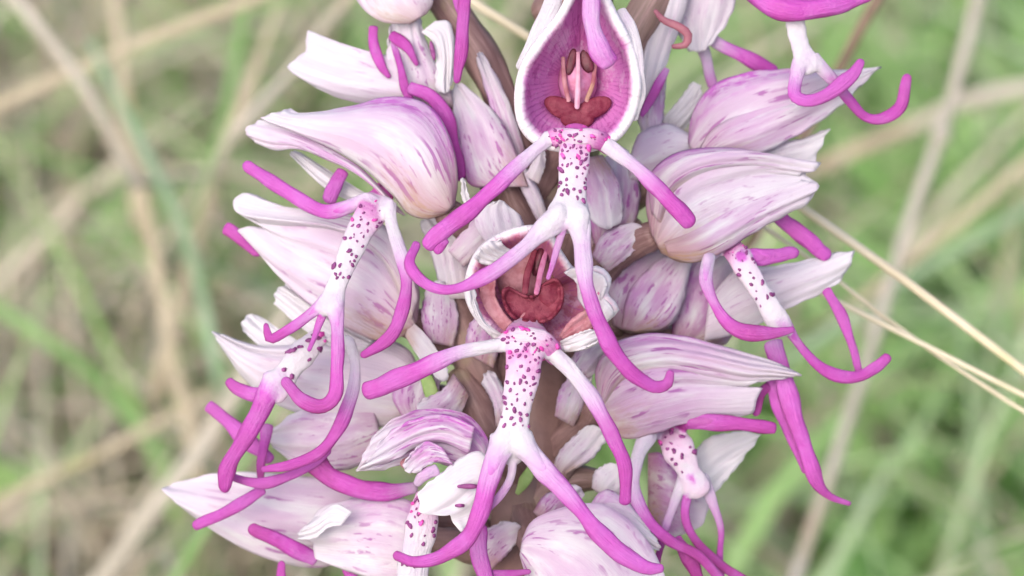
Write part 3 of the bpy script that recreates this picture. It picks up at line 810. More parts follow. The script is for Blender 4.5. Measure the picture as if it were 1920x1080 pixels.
# --- small half open flower, mottled hood
f = Flower((900, 850, 200), 'small half open flower with a mottled mauve hood and white lower petal')
f.petal([(915, 862), (914, 822), (880, 780), (830, 766), (780, 770), (735, 788), (708, 808)], [(900, 880), (870, 880), (835, 872), (800, 860), (760, 868), (720, 880), (692, 880)], [(690, 836), (668, 884)], 240, 245, 62, 1.3, 0, 1.1, nv=30, tipf=.45, ripple=4)
f.petal([(916, 858), (895, 846), (862, 860), (830, 885), (798, 908)], [(915, 960), (900, 962), (885, 985), (862, 996)], [(783, 925), (788, 942), (782, 958), (800, 966), (845, 965), (850, 980)], 290, 302, 26, .08, 0, 0, 'side_sepal', False, nv=26, ripple=2)
f.petal([(890, 800), (840, 778), (790, 782), (745, 800), (712, 830)], [(880, 850), (830, 830), (785, 836), (740, 862), (690, 876)], [(700, 850), (672, 882)], 282, 278, 16, 1.4, 0, 1.3, back=False, nv=18, ripple=4.5)
f.petal([(830, 840), (800, 828), (775, 846), (758, 866)], [(850, 872), (825, 866), (802, 872), (785, 884)], None, 300, 296, 12, 1.0, 0, .8, 'inner_petal', False, nv=14, nu=20, ripple=3)
f.blob(772, 870, 244, 26, 15, 14, 'throat_patch', M_THROAT, .2)
f.limb([(818, 880, 300, 22), (796, 890, 300, 24), (782, 906, 292, 14)], (.35, .4, .3), name='column', n=14)
f.limb([(900, 912, 316, 6), (880, 912, 322, 10), (860, 912, 320, 6)], (0, 0), name='spot_tufts', mat=M_SPOT, n=8)
f.limb([(870, 948, 316, 6), (862, 948, 320, 8), (855, 948, 318, 5)], (0, 0), name='spot_tufts', mat=M_SPOT, n=8)
f.ovary([(900, 850, 200, 60), (930, 850, 140, 70), (965, 870, 60, 80), (985, 920, 10, 70)])

# --- bottom middle hood
f = Flower((1150, 1150, 150), 'mottled pale hood at the foot of spike under spread magenta legs')
f.petal([(980, 1010), (1000, 975), (1060, 950), (1130, 945), (1190, 985), (1235, 1050), (1260, 1130)], [(975, 1040), (985, 1080), (990, 1120), (1010, 1170), (1050, 1220)], None, 220, 200, 70, .55, 0, 0.2, nv=30)
f.petal([(1090, 970), (1130, 920), (1170, 935), (1210, 985)], [(1110, 1000), (1150, 1000), (1200, 1020), (1230, 1030)], None, 190, 170, 40, .5, 0, .6, nv=18)
f.limb([(905, 1080, 250, 24), (940, 1076, 252, 20), (990, 1072, 250, 12)], (.9, .8), n=12)
f.ovary([(1010, 1060, 190, 60), (1000, 1010, 120, 76), (990, 970, 60, 80), (985, 930, 10, 70)])

# --- top right flower: dangling lobes above the right hood
f = Flower((1500, 0, 160), 'flower with a fat magenta shoulder and curled hanging legs')
f.limb([(1405, -15, 150, 30), (1450, 10, 160, 52), (1505, 20, 164, 56), (1565, 8, 160, 48), (1620, -8, 150, 36)], (1.05, 1.0, .95, .9, .9), flat=.8)
f.leg([(1505, 108, 152, 34), (1492, 145, 160, 28), (1490, 178, 170, 34), (1520, 188, 174, 32), (1562, 172, 174, 32), (1598, 140, 172, 30), (1612, 120, 170, 24)], (.2, .4, .9, 1.1, 1.05, 1.05, 1.1))
f.leg([(1524, 110, 150, 30), (1558, 145, 138, 28), (1590, 185, 120, 24), (1620, 218, 105, 26), (1655, 224, 98, 26), (1688, 200, 92, 28), (1700, 148, 90, 24)], (.1, .4, .8, 1, .9, 1, 1.05))
f.lip([(1490, 10, 140, 44), (1493, 55, 146, 40), (1502, 90, 150, 42), (1514, 122, 150, 52)], (.1, .02, .02, .2), 0, stubs=True)
f.ovary([(1440, -60, 120, 40), (1340, -90, 80, 60), (1200, -60, 30, 70), (1020, 20, 0, 70)])

# --- right upper hood
f = Flower((1300, 265, 60), 'upper hooded flower with a smooth white back and magenta flush at base')
f.petal([(1290, 265), (1298, 215), (1330, 165), (1390, 138), (1460, 130), (1540, 130), (1610, 138)], [(1300, 300), (1360, 300), (1420, 290), (1480, 262), (1540, 225), (1590, 185)], [(1652, 124), (1622, 152)], 80, 30, 85, .55, .25, 1.3, nv=30)
f.petal([(1305, 290), (1340, 240), (1410, 205), (1490, 185), (1560, 160), (1605, 148)], [(1315, 302), (1360, 300), (1420, 290), (1480, 262), (1540, 225), (1590, 185)], [(1652, 124), (1622, 152)], 108, 48, 48, .7, .4, 0, back=False, nv=22, nu=40)
f.petal([(1400, 290), (1450, 268), (1500, 262), (1530, 252)], [(1410, 330), (1460, 330), (1500, 322), (1525, 310)], [(1556, 240), (1532, 290)], 60, 40, 24, .15, 0, 0, 'inner_petal', False)
f.petal([(1180, 300), (1200, 250), (1250, 232), (1290, 250)], [(1180, 340), (1220, 335), (1260, 320), (1295, 300)], None, 80, 60, 50, .4, .1, .2, nv=16, tipf=.8)
f.petal([(1240, 225), (1275, 185), (1298, 152)], [(1260, 260), (1290, 235), (1315, 195)], [(1315, 160)], 10, 0, 20, .02, .2, 0, 'inner_petal', False, nu=18)
f.ovary([(1290, 280, 60, 56), (1220, 330, 30, 84), (1140, 390, 15, 86), (1040, 460, 0, 70)])

# --- right middle hood
f = Flower((1235, 430, 150), 'hooded flower with a pale back, forked tip and brown tinged base')
f.petal([(1222, 440), (1212, 385), (1222, 325), (1262, 290), (1320, 278), (1390, 280), (1450, 298), (1500, 316)], [(1240, 474), (1280, 492), (1330, 484), (1380, 458), (1430, 425), (1480, 400), (1508, 385)],
        [(1538, 304), (1532, 318), (1505, 326), (1537, 346), (1522, 368)], 155, 100, 105, .45, .85, .6, nv=34, nu=48)
f.limb([(1330, 480, 165, 26), (1325, 525, 190, 28), (1345, 580, 205, 28), (1380, 618, 212, 33), (1435, 626, 212, 34), (1486, 618, 206, 14)], (.1, .45, .8, 1.1, 1.2, 1.15), tail=.2)
f.limb([(1400, 482, 150, 30), (1440, 480, 148, 38), (1485, 474, 140, 28)], (.8, 1.1, 1.1), n=18)
f.limb([(1458, 402, 60, 34), (1490, 430, 62, 38), (1520, 456, 62, 40), (1545, 476, 60, 32)], (1.0, 1.05, 1.0), name='lip_arm', n=20)
f.petal([(1330, 560), (1380, 505), (1440, 500), (1500, 490), (1560, 476)], [(1320, 640), (1400, 620), (1470, 582), (1530, 555), (1570, 530)], [(1603, 470), (1590, 505)], 90, 50, 50, .25, .1, 0, nv=20)
f.leg([(1470, 605, 168, 24), (1510, 660, 150, 22), (1555, 700, 135, 26), (1605, 706, 125, 28), (1640, 690, 118, 28), (1662, 672, 114, 26)], (.5, .9, 1, 1, 1.1))
f.leg([(1550, 545, 90, 20), (1578, 590, 96, 24), (1596, 645, 100, 22), (1612, 700, 104, 16)], (1, 1, 1.05))
f.petal([(1222, 400), (1218, 330), (1262, 290), (1320, 278), (1390, 280), (1450, 298), (1500, 314)], [(1240, 420), (1270, 360), (1330, 330), (1400, 322), (1450, 326), (1495, 328)], [(1538, 304), (1532, 318)], 172, 112, 72, .6, .5, .8, back=False, nv=24, nu=44)
f.petal([(1245, 455), (1300, 425), (1360, 385), (1430, 352), (1490, 335)], [(1255, 482), (1300, 492), (1350, 475), (1410, 438), (1470, 405), (1508, 385)], [(1537, 346), (1522, 368)], 176, 114, 56, .7, .9, 0, back=False, nv=22, nu=40)
f.lip([(1362, 448, 92, 34), (1386, 484, 158, 50), (1412, 525, 172, 44), (1440, 570, 172, 46), (1465, 615, 168, 50)], (.9, .6, .2, .08, .2), 26, .3, size=6, stubs=True)
f.ovary([(1228, 440, 130, 60), (1180, 460, 80, 76), (1110, 500, 40, 80), (1020, 560, 0, 70)])

# --- pale hood seen from its base, tucked behind
f = Flower((1160, 600, 60), 'pale hood seen from its pink base, tucked between two streaked hoods')
f.petal([(1150, 610), (1138, 560), (1150, 510), (1200, 470), (1260, 462)], [(1180, 625), (1240, 620), (1275, 590), (1285, 530), (1280, 480)], None, 70, 20, 70, .7, .7, .4, nv=22, tipf=.7)
f.petal([(1165, 615), (1178, 550), (1225, 495), (1275, 470)], [(1195, 624), (1250, 614), (1280, 570), (1292, 505)], None, 96, 50, 44, .9, .8, .5, nv=18, tipf=.7, back=False)
f.petal([(1260, 640), (1262, 560), (1285, 500), (1330, 480)], [(1300, 650), (1360, 645), (1380, 600), (1390, 540)], None, 40, 10, 40, 1.0, .6, 1.0, nv=20, tipf=.7)
f.ovary([(1160, 605, 40, 60), (1120, 610, 30, 70), (1070, 640, 10, 80), (1000, 700, 0, 70)])
f.ovary([(1270, 640, 10, 56), (1200, 630, 10, 70), (1110, 650, 0, 80), (1010, 730, -5, 70)])

# --- right lower hood with two sharp tips
f = Flower((1130, 740, 150), 'hooded flower with two sharp white tips and long drooping legs')
f.petal([(1122, 745), (1118, 690), (1150, 645), (1210, 626), (1280, 630), (1350, 648), (1420, 668), (1465, 684)], [(1130, 790), (1170, 822), (1230, 812), (1290, 792), (1350, 786), (1390, 780)],
        [(1503, 703), (1440, 712), (1395, 724), (1432, 728), (1418, 752), (1412, 772)], 150, 110, 95, .75, .5, .55, nv=38, nu=46)
f.petal([(1122, 745), (1118, 690), (1150, 645), (1210, 626), (1280, 630), (1350, 648), (1420, 668), (1465, 684)], [(1135, 760), (1180, 715), (1250, 702), (1320, 712), (1380, 722), (1420, 716), (1455, 712)],
        [(1503, 703)], 168, 122, 60, .7, .5, .7, back=False, nv=26, nu=46)
f.limb([(1290, 792, 120, 26), (1330, 790, 128, 36), (1385, 794, 128, 36), (1425, 800, 124, 34), (1450, 803, 120, 26)], (1.0, 1.05, 1.05, 1.1), tail=.2)
f.limb([(1215, 812, 120, 34), (1195, 860, 150, 34), (1190, 920, 165, 30), (1212, 975, 168, 30), (1260, 1015, 160, 28), (1310, 1042, 150, 24), (1350, 1085, 140, 22)], (.05, .15, .4, .8, 1.15, 1.3, 1.35))
f.leg([(1286, 880, 112, 26), (1270, 930, 112, 24), (1248, 985, 112, 20), (1235, 1040, 110, 16), (1232, 1080, 108, 12)], (.05, .15, .4, 1.1, 1.2))
f.leg([(1318, 895, 106, 26), (1338, 950, 96, 20), (1352, 1000, 88, 16), (1350, 1060, 82, 18), (1354, 1100, 80, 18)], (.1, .4, .9, 1.1))
f.leg([(1296, 900, 110, 24), (1285, 960, 112, 20), (1305, 1015, 110, 20), (1345, 1055, 100, 22), (1400, 1090, 92, 22)], (.6, 1.1, 1.3, 1.35))
f.leg([(1270, 1010, 130, 20), (1290, 1045, 130, 34), (1310, 1085, 126, 26)], (1.2, 1.35), n=14)
f.petal([(1290, 860), (1330, 820), (1390, 808)], [(1300, 960), (1340, 925), (1385, 870)], [(1428, 815)], 40, 20, 25, .05, 0, 0, 'side_sepal', False, nu=24)
f.petal([(1215, 850), (1240, 850), (1270, 880)], [(1215, 980), (1250, 1010), (1285, 1000)], None, 50, 40, 40, 1.2, .8, 1, 'inner_petal', False, nu=20)
f.leg([(1450, 645, 90, 40), (1468, 705, 98, 40), (1490, 780, 104, 42), (1512, 850, 104, 40), (1530, 900, 100, 30), (1555, 930, 94, 18), (1592, 944, 88, 12)], (.6, .9, 1.05, 1, 1, 1.2, 1.25))
f.leg([(1440, 690, 80, 22), (1455, 750, 84, 24), (1480, 815, 88, 24), (1510, 880, 90, 20)], (1.0, .9, 1.1, 1.2))
f.leg([(1440, 725, 84, 20), (1424, 745, 90, 24), (1418, 770, 92, 22)], (1.3, 1.25), n=12)
f.lip([(1246, 788, 50, 50), (1270, 838, 108, 66), (1290, 880, 116, 50), (1308, 915, 116, 54)], (.7, .5, .3, .35), 22, .5, size=7, stubs=True)
f.ovary([(1125, 750, 130, 56), (1100, 790, 80, 70), (1050, 840, 30, 80), (1005, 910, 0, 70)])

# --- top right pale hood with a withered hooked lobe
f = Flower((1270, -60, 20), 'pale pointed hood with a dark withered hook beside brown ovary')
f.petal([(1250, -140), (1225, -60), (1205, 60), (1195, 150)], [(1300, -120), (1290, 0), (1260, 90), (1225, 180)], [(1200, 215)], 60, 60, 40, .15, .1, 0, nv=18)
f.petal([(1260, -120), (1262, -40), (1262, 40), (1290, 95)], [(1400, -120), (1385, -20), (1365, 40), (1330, 85)], [(1315, 98)], 20, 20, 40, .35, .1, 0, nv=20)
f.limb([(1228, 20, 120, 8), (1245, 38, 128, 13), (1272, 50, 130, 15), (1290, 65, 128, 17), (1285, 84, 126, 15), (1264, 87, 124, 10)], (0, 0), name='lip_arm', mat=M_HOOK)
f.limb([(1250, 130, 80, 12), (1232, 160, 84, 22), (1215, 195, 84, 20), (1204, 215, 82, 10)], (.6, 1.05, 1.1))
f.limb([(1330, 70, 0, 26), (1370, 95, 5, 32), (1410, 115, 5, 34), (1450, 132, 0, 28)], (.2, .7, 1, 1))
f.limb([(1312, 75, -10, 26), (1325, 115, -10, 26), (1336, 160, -12, 22)], (.1, .3, .6), name='lip_leg')
f.ovary([(1280, -80, 30, 70), (1225, 0, 55, 88), (1180, 80, 60, 80), (1120, 190, 50, 78), (1030, 330, 10, 70)])
f.petal([(1075, 470), (1085, 400), (1120, 330), (1150, 290)], [(1110, 490), (1170, 440), (1200, 380), (1190, 310)], None, 60, 30, 35, 1.1, .7, 1, 'inner_petal', False, nv=14)

# --- loose pale petals, bracts and ovary ends low on the spike
f = Flower((1000, 800, 60), 'loose pale petals, bracts and ovaries filling gaps between the open flowers')
f.petal([(1035, 885), (1050, 845), (1090, 805)], [(1060, 890), (1110, 860), (1135, 825)], [(1110, 795), (1130, 805)], 90, 120, 30, .3, .7, 0, nu=22, nv=14, tipf=.8)
f.petal([(1110, 915), (1115, 885), (1140, 868)], [(1135, 935), (1165, 925), (1178, 900)], [(1165, 870)], 110, 120, 25, .15, .3, 0, nu=20, nv=14, tipf=.8)
f.petal([(935, 470), (900, 440), (890, 400), (920, 385)], [(985, 470), (985, 440), (975, 405), (950, 390)], None, 200, 190, 35, .25, .1, .2, nu=22, nv=16, tipf=.7)
f.petal([(830, 560), (815, 500), (800, 450), (790, 430)], [(885, 560), (885, 500), (880, 455), (850, 420)], None, 120, 90, 40, .2, .3, 0, nu=22, nv=16, tipf=.7)
f.petal([(880, 400), (866, 370), (866, 335)], [(895, 400), (880, 370), (872, 340)], None, 200, 215, 5, 0, 0, 0, 'bract', False, nu=16, nv=8)
f.petal([(770, 600), (800, 630), (835, 680)], [(760, 630), (785, 670), (818, 708)], [(842, 705), (832, 718)], 130, 140, 14, .1, .6, 0, 'bract', False, nu=20, nv=10)
f.limb([(818, 770, 110, 12), (812, 745, 112, 28), (800, 710, 110, 24), (795, 690, 108, 10)], (0, 0), name='bract', mat=M_BRACT, flat=.3, n=16)
f.limb([(970, 925, 110, 10), (985, 900, 116, 22), (1000, 870, 114, 14)], (0, 0), name='bract', mat=M_BRACT, flat=.3, n=14)
f.petal([(870, 600), (840, 560), (820, 500), (800, 440)], [(905, 560), (900, 500), (890, 450), (860, 400)], None, 60, 40, 50, .4, .5, .2, nv=18, tipf=.7)
f.petal([(1120, 470), (1100, 400), (1110, 330), (1140, 290)], [(1160, 470), (1190, 420), (1200, 360), (1185, 300)], None, 95, 70, 40, 1.2, .6, 1.2, nv=18, tipf=.7)
f.petal([(760, 790), (735, 740), (760, 690), (800, 670)], [(800, 800), (815, 760), (825, 720), (822, 690)], None, 80, 80, 30, .9, .3, .6, nv=14, tipf=.7)
f.petal([(1010, 420), (985, 370), (965, 330), (955, 300)], [(1030, 415), (1012, 360), (990, 320), (975, 295)], None, 110, 90, 16, .3, .3, 0, 'bract', False, nu=18, nv=10)
f.petal([(985, 330), (1000, 300), (1005, 270)], [(1010, 345), (1022, 310), (1020, 275)], None, 120, 120, 14, .2, .2, 0, 'bract', False, nu=16, nv=10)
f.petal([(1060, 700), (1080, 660), (1110, 640)], [(1085, 720), (1115, 700), (1135, 668)], None, 130, 130, 22, .5, .5, .3, 'bract', False, nu=18, nv=12)
f.petal([(930, 800), (925, 760), (905, 720)], [(955, 790), (948, 740), (930, 700)], None, 150, 130, 14, .6, .7, 0, 'bract', False, nu=16, nv=10)
f.petal([(840, 470), (870, 430), (900, 400), (930, 392)], [(870, 500), (905, 470), (935, 440), (955, 410)], None, 150, 150, 28, .35, .2, .4, nu=20, nv=16, tipf=.7)
for Uq, Lq, zq in (
        ([(800, 640), (790, 590), (800, 545)], [(850, 650), (860, 600), (850, 550)], 110),
        ([(870, 660), (880, 610), (900, 590)], [(925, 690), (935, 650), (930, 620)], 140),
        ([(1080, 300), (1095, 350), (1100, 400)], [(1130, 290), (1160, 340), (1170, 400)], 120),
        ([(1110, 480), (1130, 440), (1170, 420)], [(1140, 510), (1180, 480), (1205, 450)], 110),
        ([(1040, 780), (1050, 730), (1075, 700)], [(1075, 800), (1095, 760), (1110, 720)], 110),
        ([(850, 700), (830, 730), (790, 750)], [(880, 740), (860, 780), (820, 800)], 120),
        ([(1000, 960), (1020, 930), (1060, 910)], [(1030, 990), (1060, 970), (1090, 940)], 130),
        ([(880, 1040), (900, 1000), (940, 980)], [(920, 1070), (950, 1040), (975, 1010)], 110),
        ([(1200, 130), (1190, 190), (1200, 240)], [(1250, 140), (1245, 200), (1240, 250)], 30)):
    f.petal(Uq, Lq, None, zq, zq + 10, 34, random.uniform(.5, 1.1), random.uniform(.2, .7), random.uniform(0, .8), 'hood_sepal', False, nu=20, nv=14, tipf=.8)
f.ovary([(1130, 900, 60, 40), (1080, 900, 50, 70), (1030, 930, 30, 84), (985, 1010, 0, 70)])
f.ovary([(1060, 870, 80, 50), (1030, 910, 60, 70), (1000, 970, 40, 84), (985, 1060, 10, 70)])
f.ovary([(840, 540, 90, 56), (865, 600, 70, 90), (900, 690, 50, 100), (950, 800, 10, 80)])
f.ovary([(860, 700, 70, 60), (890, 760, 60, 90), (930, 850, 50, 90), (970, 950, 10, 80)])
f.ovary([(1190, 420, 70, 60), (1150, 470, 60, 84), (1100, 540, 40, 84), (1020, 650, 0, 80)])
f.ovary([(1110, 330, 70, 60), (1090, 400, 50, 84), (1060, 480, 30, 84), (1000, 600, 0, 80)])
f.ovary([(930, 300, 60, 40), (960, 370, 50, 56), (990, 440, 40, 70), (990, 520, 0, 70)])

# ------------------------------------------------------------------ stalks one can pick out
M_STRAW = mat_simple('straw', (.54, .47, .34), (.62, .55, .42), 200, .5, .1, .3, .35, (.48, .44, .27))
M_PALE = mat_simple('bleached_straw', (.33, .30, .25), (.39, .355, .305), 120, .7, .1, .4, .2, (.34, .27, .20))
M_TAN = mat_simple('tan_straw', (.32, .275, .195), (.385, .33, .245), 120, .7, .1, .4, .2, (.28, .26, .13))
M_TWIG = mat_simple('brown_twig', (.13, .085, .065), (.20, .13, .10), 200, .7, 0, .4, .25)
M_GREENB = mat_simple('green_blade', (.17, .30, .10), (.22, .35, .14), 120, .5, .3, .3, .3)
M_BLUEB = mat_simple('blue_green_blade', (.24, .35, .22), (.29, .40, .26), 120, .5, .3, .3, .3)


def stalk(name, label, cat, pts, wpx, mat, flat=.8, root='end', tip=None, nodes=(), group=None, reach=.012, dive=.75):
    """pts in (x, y, z); width in pixels as seen; grown on to the soil at its root end"""
    w = []
    for (x, y, z) in pts:
        w.append(P(x, y, z))
    if pts[0][2] < -2000:
        wpx *= .55 if mat in (M_PALE, M_TAN) else .42
    ws = [wpx * S * (D - p[2] * S) / D for p in pts]
    if root == 'start':
        w = w[::-1]; ws = ws[::-1]
    d = (w[-1] - w[-2]).normalized()
    q = w[-1] + d * reach
    if q.z > .004:
        w.append(q); ws.append(ws[-1])
        h = q.z
        e0 = q + Vector((d.x * .5, d.y * .3 + .1, 0)) * h
        e1 = q + FWD * (h / math.sin(PITCH))
        e = e0.lerp(e1, dive)
        w.append(Vector((q.x * .4 + e.x * .6, q.y * .4 + e.y * .6, h * .45))); ws.append(ws[-1])
        w.append(Vector((e.x, e.y, -.003))); ws.append(ws[-1])
    if tip:
        d0 = (w[0] - w[1]).normalized()
        w.insert(0, w[0] + d0 * tip); ws.insert(0, ws[0] * .5)
    c = catmull([(*q, r) for q, r in zip(w, ws)], 50)
    V, F = [], []
    o = Vector(c[-1][:3]); o.z = 0
    for j in range(50):
        T_ = c[min(j + 1, 49), :3] - c[max(j - 1, 0), :3]; T_ /= np.linalg.norm(T_)
        N_ = np.cross(np.array(FWD), T_); N_ /= np.linalg.norm(N_) + 1e-9; B_ = np.cross(T_, N_)
        r = c[j, 3] / 2
        for i in range(10):
            a = 2 * math.pi * i / 10
            k = 1 + .05 * math.sin(j * .8 + a)
            V.append(Vector(c[j, :3] + N_ * math.cos(a) * r * k + B_ * math.sin(a) * r * flat * k))
    for j in range(49):
        for i in range(10):
            F.append((j * 10 + i, j * 10 + (i + 1) % 10, (j + 1) * 10 + (i + 1) % 10, (j + 1) * 10 + i))
    F.append(tuple(range(10))[::-1]); F.append(tuple(490 + i for i in range(10)))
    ob = mesh_obj(name, V, F, mat, None, o)
    ob['label'] = label; ob['category'] = cat
    if group:
        ob['group'] = group
    for (x, y, z, ww) in nodes:
        Vn, Fn = [], []
        c0 = P(x, y, z); rr = ww * S * (D - z * S) / D / 2
        tt = (w[1] - w[0]).normalized()
        n1 = tt.cross(FWD).normalized(); n2 = tt.cross(n1)
        for jj in range(7):
            aa = math.pi * jj / 6
            for i in range(10):
                a = 2 * math.pi * i / 10
                Vn.append(c0 + tt * (math.cos(aa) * rr * 1.3) + (n1 * math.cos(a) + n2 * math.sin(a)) * rr * max(.03, math.sin(aa)))
        for jj in range(6):
            for i in range(10):
                Fn.append((jj * 10 + i, jj * 10 + (i + 1) % 10, (jj + 1) * 10 + (i + 1) % 10, (jj + 1) * 10 + i))
        nd = mesh_obj('stalk_node', Vn, Fn, mat, None, o); nd.parent = ob; nd.location = (0, 0, 0)
    return ob


stalk('grass_stalk', 'straight straw-coloured grass stalk slanting behind the orchid, thickest of the three', 'grass stalk',
      [(860, -15, -420), (990, 70, -400), (1240, 215, -360), (1500, 388, -300), (1700, 528, -280), (1920, 695, -280), (2100, 830, -300)], 17, M_STRAW, tip=.01)
stalk('grass_stalk', 'thin pale yellow grass stalk crossing a second one beside the orchid', 'grass stalk',
      [(1450, 505, -330), (1590, 575, -300), (1700, 630, -290), (1800, 680, -290), (1920, 742, -300), (2100, 830, -320)], 10, M_STRAW, tip=.004)
stalk('grass_stalk', 'thinnest greenish straw stalk running from the orchid hood under the thin yellow one', 'grass stalk',
      [(1400, 405, -380), (1500, 470, -360), (1620, 565, -340), (1720, 640, -330), (1920, 772, -330), (2100, 880, -340)], 8, M_STRAW, tip=.004)
stalk('dry_stalk', 'tall bleached dry stem with a swollen node in the grass behind', 'dry stalk',
      [(1860, -120, -3300), (1832, 0, -3250), (1805, 110, -3200), (1765, 250, -3150), (1700, 430, -3100), (1625, 680, -3050), (1560, 880, -3000), (1490, 1085, -2950)], 44, M_PALE, tip=.02, nodes=[(1765, 250, -3150, 40)])
stalk('twig', 'dark brown twig rising behind the curled magenta legs', 'twig',
      [(1700, -110, -1500), (1645, 0, -1500), (1610, 60, -1520), (1580, 115, -1560), (1520, 230, -1600)], 20, M_TWIG, tip=.01)
stalk('green_stalk', 'pale broad grass blade lying across under blue-green one, right of bleached stem', 'grass',
      [(2050, 220, -4000), (1920, 310, -4000), (1840, 380, -4000), (1740, 460, -4100), (1690, 500, -4200)], 40, M_TAN, .15, tip=.02)
stalk('green_stalk', 'blue-green grass blade parallel to pale broad one, right of bleached stem', 'grass',
      [(2050, 310, -4100), (1920, 395, -4100), (1820, 455, -4150), (1720, 510, -4200), (1600, 590, -4300)], 46, M_BLUEB, .15, tip=.02)
stalk('green_stalk', 'faint bleached grass blade jutting in level with the hood tips', 'grass',
      [(2060, 130, -4600), (1920, 165, -4600), (1820, 185, -4650), (1700, 240, -4700)], 50, M_PALE, .15, tip=.02)
stalk('dry_grass_stalk', 'long tan dry blade leaning across another bent bleached one', 'grass',
      [(560, -40, -3300), (430, 15, -3350), (300, 65, -3400), (180, 115, -3450), (0, 195, -3500), (-160, 270, -3550)], 42, M_TAN, .2, tip=.02)
stalk('dry_grass_stalk', 'bent bleached dry stem crossed by the long tan blade', 'dry stalk',
      [(-20, -80, -3100), (30, 0, -3100), (105, 90, -3050), (170, 180, -3050), (225, 290, -3080), (245, 330, -3100)], 44, M_PALE, .5, root='end', tip=.02, reach=.001, dive=1.0)
stalk('dry_grass_stalk', 'upright tan blade running down below the bent bleached stem', 'grass',
      [(245, 290, -3500), (275, 400, -3500), (300, 540, -3500), (325, 680, -3500), (350, 780, -3550)], 44, M_TAN, .2, tip=.01)
stalk('green_stalk', 'short blue-green blade beside the upright tan blade', 'grass',
      [(270, 280, -3300), (300, 340, -3300), (335, 410, -3350), (360, 480, -3400), (385, 580, -3500)], 52, M_BLUEB, .15, tip=.012)
stalk('dry_grass_stalk', 'tan blade slanting up toward the white hood tips', 'grass',
      [(460, 180, -3700), (425, 270, -3700), (395, 370, -3700), (365, 460, -3750), (340, 560, -3800)], 42, M_TAN, .2, tip=.01)
stalk('green_stalk', 'upright fresh green blade beneath the leaning tan blade', 'grass',
      [(455, 40, -3900), (440, 120, -3900), (425, 200, -3900), (405, 300, -3950)], 56, M_GREENB, .15, tip=.02)
stalk('dry_grass_stalk', 'thin tan upright blade crossing the long leaning tan blade', 'grass',
      [(205, -60, -4100), (220, 40, -4100), (232, 140, -4100), (245, 240, -4100)], 40, M_TAN, .2, tip=.02)
stalk('dry_grass_stalk', 'greyish dry stem end poking out above the white two-pronged hood', 'dry stalk',
      [(700, -60, -3000), (645, 5, -3000), (600, 60, -3050), (540, 140, -3100)], 34, M_PALE, .6, tip=.01)
stalk('green_stalk', 'broad green blade at the edge of the sward, arching low', 'grass',
      [(-120, 520, -4200), (0, 580, -4200), (90, 640, -4200), (180, 710, -4250), (240, 780, -4300)], 66, M_GREENB, .12, tip=.02)
stalk('dry_grass_stalk', 'pale dry blade lying low over green grass', 'grass',
      [(300, 790, -3800), (200, 845, -3800), (90, 895, -3800), (0, 940, -3800), (-120, 1000, -3850)], 38, M_TAN, .2, tip=.02)
stalk('dry_grass_stalk', 'wide grey-tan dry leaf rising under the low white hood', 'grass',
      [(420, 770, -3200), (370, 850, -3200), (300, 940, -3250), (230, 1030, -3300), (180, 1100, -3350)], 60, M_PALE, .2, tip=.02)
stalk('green_stalk', 'olive blade in shade beside the wide grey-tan leaf', 'grass',
      [(420, 930, -2600), (380, 1000, -2600), (330, 1080, -2650)], 44, M_GREENB, .15, tip=.02)

# ------------------------------------------------------------------ meadow
M_GRASS = mat_blade('meadow_green', [(0, (.18, .30, .09)), (.4, (.29, .46, .17)), (.75, (.37, .51, .24)), (1, (.40, .48, .31))])
M_DRY = mat_blade('meadow_dry', [(0, (.36, .29, .21)), (.5, (.50, .43, .33)), (1, (.60, .54, .45))], .3, .7)
M_LEAF = mat_blade('meadow_leaf', [(0, (.21, .40, .11)), (.5, (.31, .51, .17)), (1, (.37, .55, .24))])


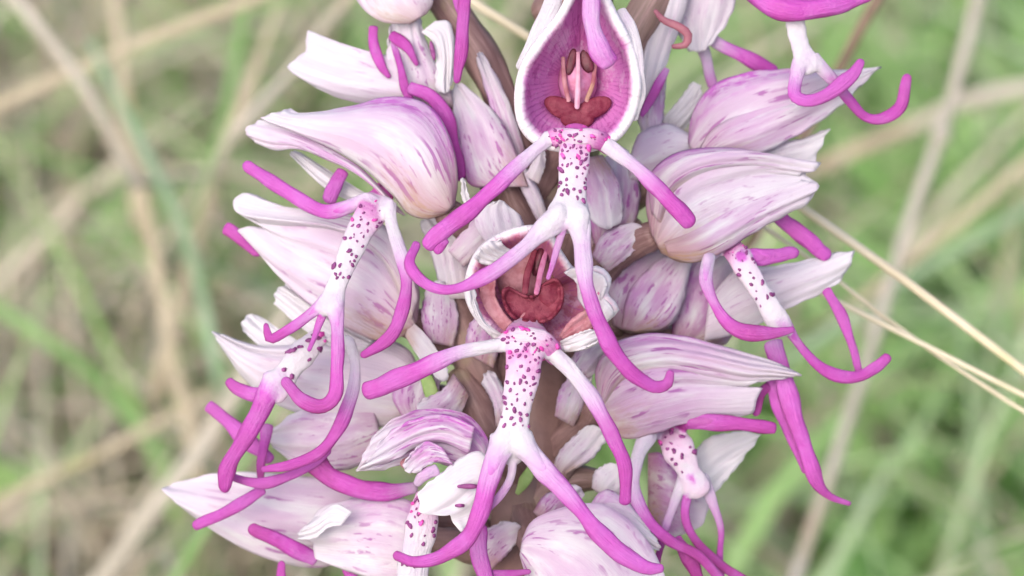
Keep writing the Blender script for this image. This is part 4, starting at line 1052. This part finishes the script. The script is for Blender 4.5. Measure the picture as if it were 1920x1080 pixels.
def meadow(name, label, cat, mat, n, dens, hmin, hmax, wmin, wmax, lean, leafy=False):
    V, F, H = [], [], []
    k = 0
    while k < n:
        x = rng.uniform(-.42, .42); y = rng.uniform(-.12, .75)
        if rng.random() > dens(x, y):
            continue
        if abs(x - STEMBASE.x) < .012 and abs(y - STEMBASE.y) < .012:
            continue
        k += 1
        h = rng.uniform(hmin, hmax) * (1 if y > .05 else .6)
        wd = rng.uniform(wmin, wmax)
        az = rng.uniform(0, 2 * math.pi); ln = rng.uniform(*lean)
        dx, dy = math.cos(az), math.sin(az)
        sa = rng.uniform(0, math.pi); sx_, sy_ = math.cos(sa), math.sin(sa)
        hu = rng.random()
        b0 = len(V); m = 5
        z0 = -.002 if not leafy else rng.uniform(-.002, .02)
        for j in range(m + 1):
            t = j / m
            a = ln * t * 1.25
            cx = x + dx * h * t * math.sin(a); cy = y + dy * h * t * math.sin(a)
            cz = z0 + h * t * max(.12, math.cos(a * .9))
            if leafy:
                ww = wd * math.sin(math.pi * min(.98, .08 + t * .92)) ** .8
            else:
                ww = wd * (1 - t ** 2.2) ** .9 + .0001
            V.append((cx - sx_ * ww / 2, cy - sy_ * ww / 2, cz)); V.append((cx + sx_ * ww / 2, cy + sy_ * ww / 2, cz + ww * .15))
            H += [hu, hu]
        for j in range(m):
            F.append((b0 + 2 * j, b0 + 2 * j + 1, b0 + 2 * j + 3, b0 + 2 * j + 2))
    ob = mesh_obj(name, V, F, mat, attrs={'hue': H})
    ob['kind'] = 'stuff'; ob['label'] = label; ob['category'] = cat
    return ob


meadow('green_grass', 'blurred fresh green meadow grass around the orchid', 'grass', M_GRASS, 13000, lambda x, y: .55 + .45 * sm(-.05, .06, x), .03, .095, .0010, .0028, (.2, 1.1))
meadow('dry_grass', 'blurred tan dry grass matted between green blades', 'dry grass', M_DRY, 15000, lambda x, y: .95 - .75 * sm(-.05, .05, x), .04, .11, .0006, .0018, (.3, 1.5))
meadow('ground_leaves', 'small soft green leaves of low herbs among the grass', 'herbs', M_LEAF, 9000, lambda x, y: .25 + .7 * sm(-.04, .05, x), .012, .032, .005, .011, (.6, 1.4), True)
